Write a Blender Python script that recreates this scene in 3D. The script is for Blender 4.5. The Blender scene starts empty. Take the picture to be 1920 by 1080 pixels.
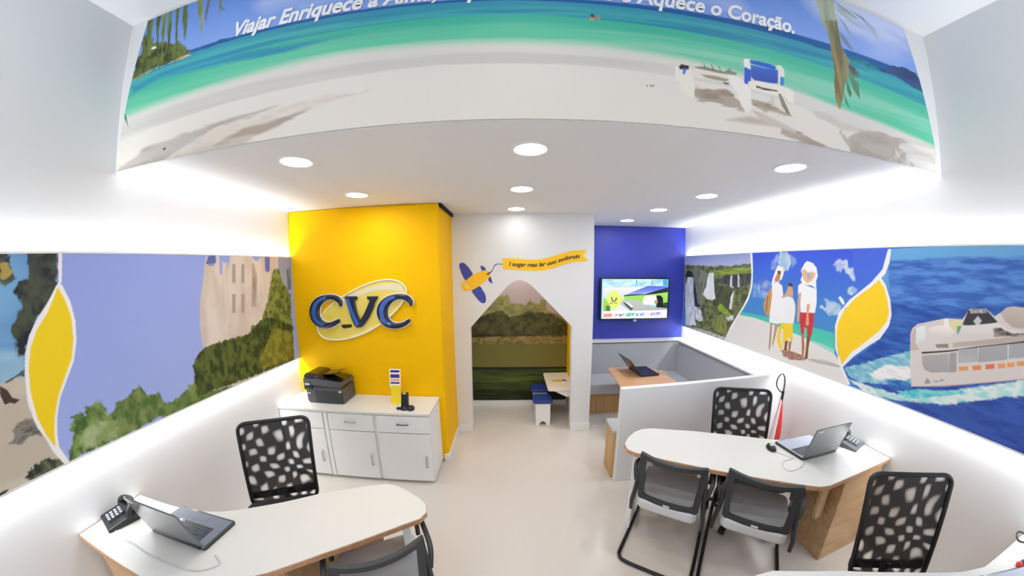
import bpy, bmesh, math, random
import numpy as np
from mathutils import Matrix, Vector
random.seed(4)
SC = bpy.context.scene
COL = SC.collection

# ------------------------------------------------------------------ camera (fisheye lens, stereographic-like)
cam_d = bpy.data.cameras.new('camera')
cam = bpy.data.objects.new('camera', cam_d)
COL.objects.link(cam)
SC.camera = cam
cam_d.type = 'PANO'
cam_d.panorama_type = 'FISHEYE_LENS_POLYNOMIAL'
cam_d.sensor_fit = 'HORIZONTAL'
cam_d.sensor_width = 36.0
cam_d.clip_start = 0.01
cam_d.fisheye_fov = math.radians(200)
_mm = 1920 / 36.0
cam_d.fisheye_polynomial_k0 = 0.0
cam_d.fisheye_polynomial_k1 = -0.0017254252 * _mm
cam_d.fisheye_polynomial_k2 = 0.0
cam_d.fisheye_polynomial_k3 = 0.91866628e-9 * _mm ** 3
cam_d.fisheye_polynomial_k4 = -0.50289117e-12 * _mm ** 4
cam_d.shift_y = 33.28 / 1080.0
def _cam_matrix(h, yaw, pitch, roll):
    c, s = math.cos(yaw), math.sin(yaw)
    Ry = Matrix(((c, -s, 0), (s, c, 0), (0, 0, 1)))
    c, s = math.cos(pitch), math.sin(pitch)
    Rp = Matrix(((1, 0, 0), (0, c, -s), (0, s, c)))
    c, s = math.cos(roll), math.sin(roll)
    Rr = Matrix(((c, 0, -s), (0, 1, 0), (s, 0, c)))
    R = Rr @ Rp @ Ry                       # rows: right, forward, up
    right, fwd, up = R[0], R[1], R[2]
    m = Matrix((( right[0], up[0], -fwd[0], 0), (right[1], up[1], -fwd[1], 0), (right[2], up[2], -fwd[2], h), (0, 0, 0, 1)))
    return m
cam.matrix_world = _cam_matrix(1.97939, -0.00131325, 0.12009, 0.00869865)

# ------------------------------------------------------------------ world and exposure
SC.view_settings.view_transform = 'Standard'
SC.view_settings.look = 'None'
SC.view_settings.gamma = 1.0
SC.view_settings.use_curve_mapping = False
SC.view_settings.exposure = 0.52
world = bpy.data.worlds.new('daylight')
SC.world = world
world.use_nodes = True
world.node_tree.nodes['Background'].inputs[0].default_value = (0.90, 0.96, 1.0, 1)
world.node_tree.nodes['Background'].inputs[1].default_value = 0.66
SC.cycles.max_bounces = 8
SC.cycles.diffuse_bounces = 5
SC.cycles.transparent_max_bounces = 12
SC.cycles.use_denoising = True
SC.cycles.caustics_reflective = False
SC.cycles.caustics_refractive = False
SC.cycles.sample_clamp_indirect = 6.0

def area(name, loc, rot, sx, sy, power, col=(1, 1, 1), disk=False):
    l = bpy.data.lights.new(name, 'AREA')
    l.shape = 'DISK' if disk else 'RECTANGLE'
    l.size = sx
    if not disk: l.size_y = sy
    l.energy = power
    l.color = col
    o = bpy.data.objects.new(name, l)
    COL.objects.link(o)
    o.location = loc
    o.rotation_euler = rot
    return o
# room numbers (metres)
XL, XR = -2.25, 2.63
YB, YY, YW, YBL = 1.295, 2.866, 3.487, 4.487
ZC, ZH = 2.60, 3.523
YF = -2.8
PI = math.pi
COVE = 4.8
# LED strips hidden behind the long side-wall panels: one behind the top edge shining up, one behind the bottom edge shining down
for nm, x, y0, y1, zt, zb in (('left', XL + .013, -1.45, YY - .02, 2.143, 1.111), ('right', XR - .013, -1.45, YBL - .08, 2.168, 1.116)):
    L = y1 - y0
    area('led_strip_top_' + nm, (x, (y0 + y1) / 2, zt), (PI, 0, 0), .014, L, COVE * L, (.95, .975, 1))
    area('led_strip_bottom_' + nm, (x, (y0 + y1) / 2, zb), (0, 0, 0), .014, L, COVE * 1.0 * L, (.97, .985, 1))
SPOTS = [(-1.185, 1.585), (.10, 1.61), (1.663, 1.613), (-1.246, 2.42), (.08, 2.435), (.049, 3.239), (1.642, 2.461), (1.543, 3.163), (1.488, 3.941)]
for i, (x, y) in enumerate(SPOTS):
    area('downlight_lamp', (x, y, ZC - .012), (0, 0, 0), .13, .13, (.5 if i == 5 else 3.2), (1, .99, .975), True)
FRONT_FILL_SPOTS = [(-1.3, .4), (.1, .4), (1.6, .4), (-1.3, -1.2), (.1, -1.2), (1.6, -1.2)]  # added lamps out of view, lighting the room from the front
for i, (x, y) in enumerate(FRONT_FILL_SPOTS):
    area('downlight_lamp', (x, y, ZH - .012), (0, 0, 0), .16, .16, 2.6, (1, .985, .96), True)

# ------------------------------------------------------------------ materials
def lin(c):
    if isinstance(c, str):
        c = [int(c[i:i + 2], 16) / 255 for i in (0, 2, 4)]
    return tuple((x / 12.92 if x <= .04045 else ((x + .055) / 1.055) ** 2.4) for x in c) + (1,)
MATS = {}
def mat(name, col, rough=.5, metal=0.0, spec=.5, noise=0.0, nscale=20, bump=0.0, alpha=1.0, emit=None, coat=0.0, trans=0.0):
    m = bpy.data.materials.new(name)
    m.use_nodes = True
    nt = m.node_tree
    b = nt.nodes['Principled BSDF']
    c = lin(col)
    b.inputs['Base Color'].default_value = c
    b.inputs['Roughness'].default_value = rough
    b.inputs['Metallic'].default_value = metal
    b.inputs['Specular IOR Level'].default_value = spec
    b.inputs['Alpha'].default_value = alpha
    b.inputs['Coat Weight'].default_value = coat
    b.inputs['Transmission Weight'].default_value = trans
    if emit:
        b.inputs['Emission Color'].default_value = lin(emit[0])
        b.inputs['Emission Strength'].default_value = emit[1]
    if noise or bump:
        tc = nt.nodes.new('ShaderNodeTexCoord')
        n = nt.nodes.new('ShaderNodeTexNoise')
        n.inputs['Scale'].default_value = nscale
        n.inputs['Detail'].default_value = 4
        nt.links.new(tc.outputs['Object'], n.inputs['Vector'])
        if noise:
            mx = nt.nodes.new('ShaderNodeMix')
            mx.data_type = 'RGBA'
            mx.inputs['A'].default_value = tuple(x * (1 - noise) for x in c[:3]) + (1,)
            mx.inputs['B'].default_value = tuple(min(1, x * (1 + noise)) for x in c[:3]) + (1,)
            nt.links.new(n.outputs['Fac'], mx.inputs['Factor'])
            nt.links.new(mx.outputs['Result'], b.inputs['Base Color'])
        if bump:
            bp = nt.nodes.new('ShaderNodeBump')
            bp.inputs['Strength'].default_value = bump
            bp.inputs['Distance'].default_value = .002
            nt.links.new(n.outputs['Fac'], bp.inputs['Height'])
            nt.links.new(bp.outputs['Normal'], b.inputs['Normal'])
    MATS[name] = m
    return m
def wood(name, c1, c2, axis=0, scale=3.0, rough=.45):
    m = mat(name, c1, rough)
    nt = m.node_tree
    b = nt.nodes['Principled BSDF']
    tc = nt.nodes.new('ShaderNodeTexCoord')
    mp = nt.nodes.new('ShaderNodeMapping')
    sc = [14, 14, 14]
    sc[axis] = .9
    mp.inputs['Scale'].default_value = sc
    n = nt.nodes.new('ShaderNodeTexNoise')
    n.inputs['Scale'].default_value = scale
    n.inputs['Detail'].default_value = 6
    n.inputs['Distortion'].default_value = .6
    cr = nt.nodes.new('ShaderNodeValToRGB')
    cr.color_ramp.elements[0].position = .3
    cr.color_ramp.elements[0].color = lin(c1)
    cr.color_ramp.elements[1].position = .72
    cr.color_ramp.elements[1].color = lin(c2)
    nt.links.new(tc.outputs['Object'], mp.inputs['Vector'])
    nt.links.new(mp.outputs['Vector'], n.inputs['Vector'])
    nt.links.new(n.outputs['Fac'], cr.inputs['Fac'])
    nt.links.new(cr.outputs['Color'], b.inputs['Base Color'])
    return m
def netting(name, col, hole, scale, lo=-.4, hi=1.2, thin=1.0):
    """woven see-through net: rows of soft diamond holes, object space"""
    m = bpy.data.materials.new(name)
    m.use_nodes = True
    nt = m.node_tree
    for n in list(nt.nodes): nt.nodes.remove(n)
    N, Lk = nt.nodes.new, nt.links.new
    out = N('ShaderNodeOutputMaterial')
    df = N('ShaderNodeBsdfPrincipled')
    df.inputs['Base Color'].default_value = lin(col)
    df.inputs['Roughness'].default_value = .7
    tr = N('ShaderNodeBsdfTransparent')
    mix = N('ShaderNodeMixShader')
    tc = N('ShaderNodeTexCoord')
    nz = N('ShaderNodeTexNoise'); nz.inputs['Scale'].default_value = 5.5; nz.inputs['Detail'].default_value = 0
    Lk(tc.outputs['Object'], nz.inputs['Vector'])
    ds = N('ShaderNodeVectorMath'); ds.operation = 'MULTIPLY_ADD'
    ds.inputs[1].default_value = (.16, .16, .16)
    Lk(nz.outputs['Color'], ds.inputs[0]); Lk(tc.outputs['Object'], ds.inputs[2])
    sp = N('ShaderNodeSeparateXYZ'); Lk(ds.outputs[0], sp.inputs[0])
    def lincomb(a, b_):
        m1 = N('ShaderNodeMath'); m1.operation = 'MULTIPLY'; m1.inputs[1].default_value = a; Lk(sp.outputs['X'], m1.inputs[0])
        m2 = N('ShaderNodeMath'); m2.operation = 'MULTIPLY_ADD'; m2.inputs[1].default_value = b_; Lk(sp.outputs['Z'], m2.inputs[0]); Lk(m1.outputs[0], m2.inputs[2])
        s = N('ShaderNodeMath'); s.operation = 'SINE'; Lk(m2.outputs[0], s.inputs[0])
        return s
    s1, s2 = lincomb(scale, scale * .75), lincomb(-scale * .75, scale)
    ad = N('ShaderNodeMath'); ad.operation = 'ADD'; Lk(s1.outputs[0], ad.inputs[0]); Lk(s2.outputs[0], ad.inputs[1])
    mr = N('ShaderNodeMapRange'); mr.interpolation_type = 'SMOOTHSTEP'
    mr.inputs['From Min'].default_value = lo; mr.inputs['From Max'].default_value = hi
    mr.inputs['To Min'].default_value = .04; mr.inputs['To Max'].default_value = hole
    Lk(ad.outputs[0], mr.inputs['Value'])
    Lk(mr.outputs['Result'], mix.inputs['Fac']); Lk(df.outputs[0], mix.inputs[1]); Lk(tr.outputs[0], mix.inputs[2])
    Lk(mix.outputs[0], out.inputs['Surface'])
    return m
def sheer(name, col, k):
    m = bpy.data.materials.new(name); m.use_nodes = True
    nt = m.node_tree
    b = nt.nodes['Principled BSDF']; b.inputs['Base Color'].default_value = lin(col); b.inputs['Roughness'].default_value = .8
    tr = nt.nodes.new('ShaderNodeBsdfTransparent'); mix = nt.nodes.new('ShaderNodeMixShader')
    mix.inputs['Fac'].default_value = k
    nt.links.new(b.outputs[0], mix.inputs[1]); nt.links.new(tr.outputs[0], mix.inputs[2])
    nt.links.new(mix.outputs[0], nt.nodes['Material Output'].inputs['Surface'])
    return m
def printed(name, rough=.5, emit=0):
    """a printed picture: the ink colours live in the mesh's colour attribute"""
    m = bpy.data.materials.new(name); m.use_nodes = True
    nt = m.node_tree; b = nt.nodes['Principled BSDF']
    a = nt.nodes.new('ShaderNodeAttribute'); a.attribute_name = 'ink'
    b.inputs['Roughness'].default_value = rough
    b.inputs['Specular IOR Level'].default_value = .25
    if emit:
        b.inputs['Base Color'].default_value = (.01, .01, .01, 1)
        nt.links.new(a.outputs['Color'], b.inputs['Emission Color']); b.inputs['Emission Strength'].default_value = emit
        b.inputs['Roughness'].default_value = .15
    else:
        nt.links.new(a.outputs['Color'], b.inputs['Base Color'])
    return m
white_wall = mat('white_wall_paint', 'e4e5e7', .62, noise=.012, nscale=3, bump=.03)
ceil_m = mat('ceiling_paint', 'ebecee', .75, noise=.01, nscale=3)
yellow = mat('yellow_wall_paint', 'f3bb00', .6, noise=.01, nscale=4, spec=.12)
blue = mat('blue_wall_paint', '343fa6', .5, noise=.02, nscale=3, spec=.4)
floor_m = mat('beige_resin_floor', 'd6cfc7', .22, noise=.025, nscale=1.2, spec=.45)
floor_g = mat('grey_resin_floor', 'c9cbc9', .3, noise=.02, nscale=1.4, spec=.4)
trim_m = mat('white_trim_gloss', 'ececec', .3)
lam = mat('white_laminate', 'dddcd7', .28, noise=.006, nscale=8)
lam2 = mat('white_melamine', 'ecedec', .4, noise=.008, nscale=6)
edge_w = wood('desk_edge_wood', 'b58662', 'cf9f78', 0, 4)
panel_w = wood('desk_panel_wood', 'b18d66', 'cdab82', 0, 2.4)
table_w = wood('table_wood', 'cf9c70', 'e0b48a', 0, 2.6, .35)
bench_w = wood('bench_base_wood', 'bb945f', 'd0ab7a', 2, 2.2)
blackp = mat('black_plastic', '17181a', .42)
blackm = mat('black_powder_metal', '0e0e10', .35, spec=.5)
darkg = mat('dark_grey_plastic', '303234', .5, noise=.03, nscale=40)
printg = mat('printer_grey', '4a4d50', .38)
printb = mat('printer_gloss_black', '121214', .12, coat=.6)
greyf = mat('light_grey_fabric', 'cfd0d3', .85, noise=.04, nscale=90, bump=.2)
greyc = mat('grey_upholstery', 'a9acb0', .7, noise=.02, nscale=30, bump=.08)
greyc2 = mat('pale_seat_upholstery', 'b9bcc0', .7, noise=.02, nscale=30, bump=.08)
net_b = netting('black_chair_net', '0c0c0d', .86, 58, -.1, 1.8)
sheer_g = sheer('grey_back_mesh', '505152', .55)
metal = mat('brushed_steel', 'a9acae', .35, metal=.9)
chrome = mat('pale_metal_tag', 'dfe1e3', .3, metal=.3)
lidm = mat('laptop_lid_grey', '5b5f63', .22, coat=.5)
lidk = mat('laptop_black', '141518', .3, coat=.3)
keym = mat('laptop_keyboard_silver', 'a9b0c0', .4)
keyd = mat('laptop_keyboard_slate', '6d7280', .4)
screen_off = mat('laptop_screen_pale', 'c8d4e2', .2, emit=('c8d8ea', .35))
screen_dk = mat('laptop_screen_dark', '1c1f24', .12)
blue_pad = mat('blue_stool_pad', '1f3a86', .6, noise=.03, nscale=60)
red_m = mat('red_cloth', 'd23a36', .7, noise=.05, nscale=50)
white_m = mat('white_cloth', 'f0eeee', .7)
cable_w = mat('white_cable', 'c9ccce', .5)
lamp_m = mat('downlight_diffuser', 'ffffff', .4, emit=('fffaf2', 6.0))
ring_m = mat('downlight_ring', 'f2f2f2', .4)
navy = mat('navy_sign_gloss', '0a1134', .28, coat=.35)
navy2 = mat('blue_sign_face', '2f5cb0', .25, coat=.4)
rim_m = mat('white_sign_rim', 'f2eee6', .35)
ovalm = mat('pale_yellow_acrylic', 'ead35c', .25, coat=.5)
glossm = mat('cream_highlight', 'e6dcb8', .25, coat=.4)
dec_b = mat('blue_vinyl', '3c46a4', .4)
dec_y = mat('yellow_vinyl', 'fdc60e', .4)
dec_n = mat('pale_yellow_vinyl', 'ffdf6a', .4)
dark_v = mat('dark_vinyl', '2a2320', .5)
letter_w = mat('white_vinyl_letters', 'f4f6fb', .45)
shadow_gap = mat('black_gap_shade', '060606', .9)
paper_m = mat('white_paper', 'f4f5f6', .6)
acry_y = mat('yellow_card', 'f0d52c', .3)
purple_v = mat('purple_print', '3d2c84', .5)
peach_v = mat('peach_print', 'f3a98a', .5)

# ------------------------------------------------------------------ mesh helpers
class MB:
    def __init__(s): s.bm = bmesh.new()
    def box(s, c, d, rot=None):
        r = bmesh.ops.create_cube(s.bm, size=1.0)
        m = Matrix.Translation(c) @ (rot.to_4x4() if rot else Matrix.Identity(4)) @ Matrix.Diagonal((d[0], d[1], d[2], 1))
        bmesh.ops.transform(s.bm, matrix=m, verts=r['verts'])
        return s
    def bb(s, x0, x1, y0, y1, z0, z1):
        return s.box(((x0 + x1) / 2, (y0 + y1) / 2, (z0 + z1) / 2), (abs(x1 - x0), abs(y1 - y0), abs(z1 - z0)))
    def prism(s, pts, a, b, plane='xy'):
        def P(p, h):
            return {'xy': (p[0], p[1], h), 'xz': (p[0], h, p[1]), 'yz': (h, p[0], p[1])}[plane]
        lo = [s.bm.verts.new(P(p, a)) for p in pts]
        hi = [s.bm.verts.new(P(p, b)) for p in pts]
        n = len(pts)
        f = [s.bm.faces.new(lo[::-1]), s.bm.faces.new(hi)]
        for i in range(n):
            f.append(s.bm.faces.new((lo[i], lo[(i + 1) % n], hi[(i + 1) % n], hi[i])))
        bmesh.ops.recalc_face_normals(s.bm, faces=f)
        return s
    def loft(s, rings, close=True, caps=True):
        vs = [[s.bm.verts.new(p) for p in r] for r in rings]
        fs = []
        for a, b in zip(vs, vs[1:]):
            n = len(a)
            for i in range(n if close else n - 1):
                fs.append(s.bm.faces.new((a[i], a[(i + 1) % n], b[(i + 1) % n], b[i])))
        if caps and close:
            fs.append(s.bm.faces.new(vs[0][::-1])); fs.append(s.bm.faces.new(vs[-1]))
        bmesh.ops.recalc_face_normals(s.bm, faces=fs)
        return s
    def tube(s, path, r, n=8, closed=False, flat=1.0):
        P = [Vector(p) for p in path]
        rs = r if isinstance(r, (list, tuple)) else [r] * len(P)
        rings = []
        up = None
        m = len(P)
        for i in range(m):
            if closed: t = (P[(i + 1) % m] - P[i - 1])
            else: t = (P[min(i + 1, m - 1)] - P[max(i - 1, 0)])
            t.normalize()
            if up is None:
                up = Vector((0, 0, 1)) if abs(t.z) < .9 else Vector((0, 1, 0))
            u = (up - t * up.dot(t)).normalized(); up = u
            v = t.cross(u)
            rings.append([P[i] + (u * math.cos(a) * flat + v * math.sin(a)) * rs[i] for a in (2 * PI * k / n for k in range(n))])
        if closed: rings.append(rings[0])
        if closed:
            vs = [[s.bm.verts.new(p) for p in rg] for rg in rings[:-1]]
            fs = []
            for i in range(m):
                a, b = vs[i], vs[(i + 1) % m]
                for k in range(n):
                    fs.append(s.bm.faces.new((a[k], a[(k + 1) % n], b[(k + 1) % n], b[k])))
            bmesh.ops.recalc_face_normals(s.bm, faces=fs)
            return s
        return s.loft(rings)
    def lathe(s, prof, c=(0, 0, 0), n=24):
        rings = [[(c[0] + r * math.cos(2 * PI * k / n), c[1] + r * math.sin(2 * PI * k / n), c[2] + z) for k in range(n)] for r, z in prof]
        return s.loft(rings)
    def move(s, m):
        bmesh.ops.transform(s.bm, matrix=m, verts=s.bm.verts)
        return s
def obj(name, mb, m, parent=None, bevel=0, seg=2, smooth=False, world=False):
    me = bpy.data.meshes.new(name)
    mb.bm.to_mesh(me); mb.bm.free()
    o = bpy.data.objects.new(name, me)
    COL.objects.link(o)
    for mm in (m if isinstance(m, (list, tuple)) else [m]): me.materials.append(mm)
    if parent:
        o.parent = parent
        if world:
            r = parent
            M = Matrix.Identity(4)
            while r: M = r.matrix_basis @ M; r = r.parent
            me.transform(M.inverted())
    if bevel:
        b = o.modifiers.new('bevel', 'BEVEL'); b.width = bevel; b.segments = seg; b.limit_method = 'ANGLE'; b.angle_limit = math.radians(40)
        b.harden_normals = False
    if smooth:
        me.polygons.foreach_set('use_smooth', [True] * len(me.polygons))
    return o
def thing(name, label, cat, loc=(0, 0, 0), rotz=0, group=None):
    o = bpy.data.objects.new(name, None)
    o.empty_display_size = .1
    COL.objects.link(o)
    o.location = loc; o.rotation_euler = (0, 0, rotz)
    o['label'] = label; o['category'] = cat
    if group: o['group'] = group
    return o
def tag(o, label, cat, group=None):
    o['label'] = label; o['category'] = cat
    if group: o['group'] = group
    return o
def structure(name, mb, m, bevel=0, seg=2, label=None, cat=None):
    o = obj(name, mb, m, bevel=bevel, seg=seg)
    o['kind'] = 'structure'
    if label: o['label'] = label
    if cat: o['category'] = cat
    return o
def dup(root, label, loc=None, rotz=None):
    def cp(o, par):
        c = o.copy(); COL.objects.link(c); c.parent = par
        for ch in [x for x in bpy.data.objects if x.parent == o]: cp(ch, c)
        return c
    r = cp(root, None)
    if loc is not None: r.location = loc
    if rotz is not None: r.rotation_euler = (0, 0, rotz)
    r['label'] = label
    return r
def rounded(pts, rad, n=6):
    out = []
    m = len(pts)
    rs = rad if isinstance(rad, (list, tuple)) else [rad] * m
    for i in range(m):
        p0, p, p1 = Vector(pts[i - 1]), Vector(pts[i]), Vector(pts[(i + 1) % m])
        r = rs[i]
        if r <= 0: out.append(tuple(p)); continue
        a, b = (p0 - p), (p1 - p)
        d = min(r, a.length * .49, b.length * .49)
        A, B = p + a.normalized() * d, p + b.normalized() * d
        for k in range(n + 1):
            t = k / n
            q = A * (1 - t) ** 2 + p * 2 * t * (1 - t) + B * t * t
            out.append(tuple(q))
    return out
def smooth_path(pts, n=6, closed=False):
    P = [Vector(p) for p in pts]
    m = len(P)
    out = []
    rng = range(m if closed else m - 1)
    for i in rng:
        p0 = P[i - 1] if (i > 0 or closed) else P[0]
        p1, p2 = P[i], P[(i + 1) % m]
        p3 = P[(i + 2) % m] if (closed or i + 2 < m) else P[-1]
        for k in range(n):
            t = k / n
            out.append(.5 * ((2 * p1) + (p2 - p0) * t + (2 * p0 - 5 * p1 + 4 * p2 - p3) * t * t + (3 * p1 - p0 - 3 * p2 + p3) * t ** 3))
    if not closed: out.append(P[-1])
    return out
def text_mesh(s, size, extrude=.002, shear=0.0, bold=0.0, space=1.0):
    cu = bpy.data.curves.new('t', 'FONT')
    cu.body = s; cu.size = size; cu.extrude = extrude; cu.shear = shear; cu.offset = bold; cu.space_character = space
    cu.resolution_u = 4
    to = bpy.data.objects.new('t', cu)
    COL.objects.link(to)
    bpy.context.view_layer.update()
    me = bpy.data.meshes.new_from_object(to.evaluated_get(bpy.context.evaluated_depsgraph_get()))
    bpy.data.objects.remove(to); bpy.data.curves.remove(cu)
    return me
def put_text(name, s, size, m, parent, fn, **k):
    """fn maps (x, y, z) of the flat text to local/world space"""
    me = text_mesh(s, size, **k)
    for v in me.vertices: v.co = fn(*v.co)
    me.materials.clear(); me.materials.append(m)
    o = bpy.data.objects.new(name, me); COL.objects.link(o)
    if parent:
        o.parent = parent
        M = Matrix.Identity(4); r = parent
        while r: M = r.matrix_basis @ M; r = r.parent
        me.transform(M.inverted())
    return o

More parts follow.
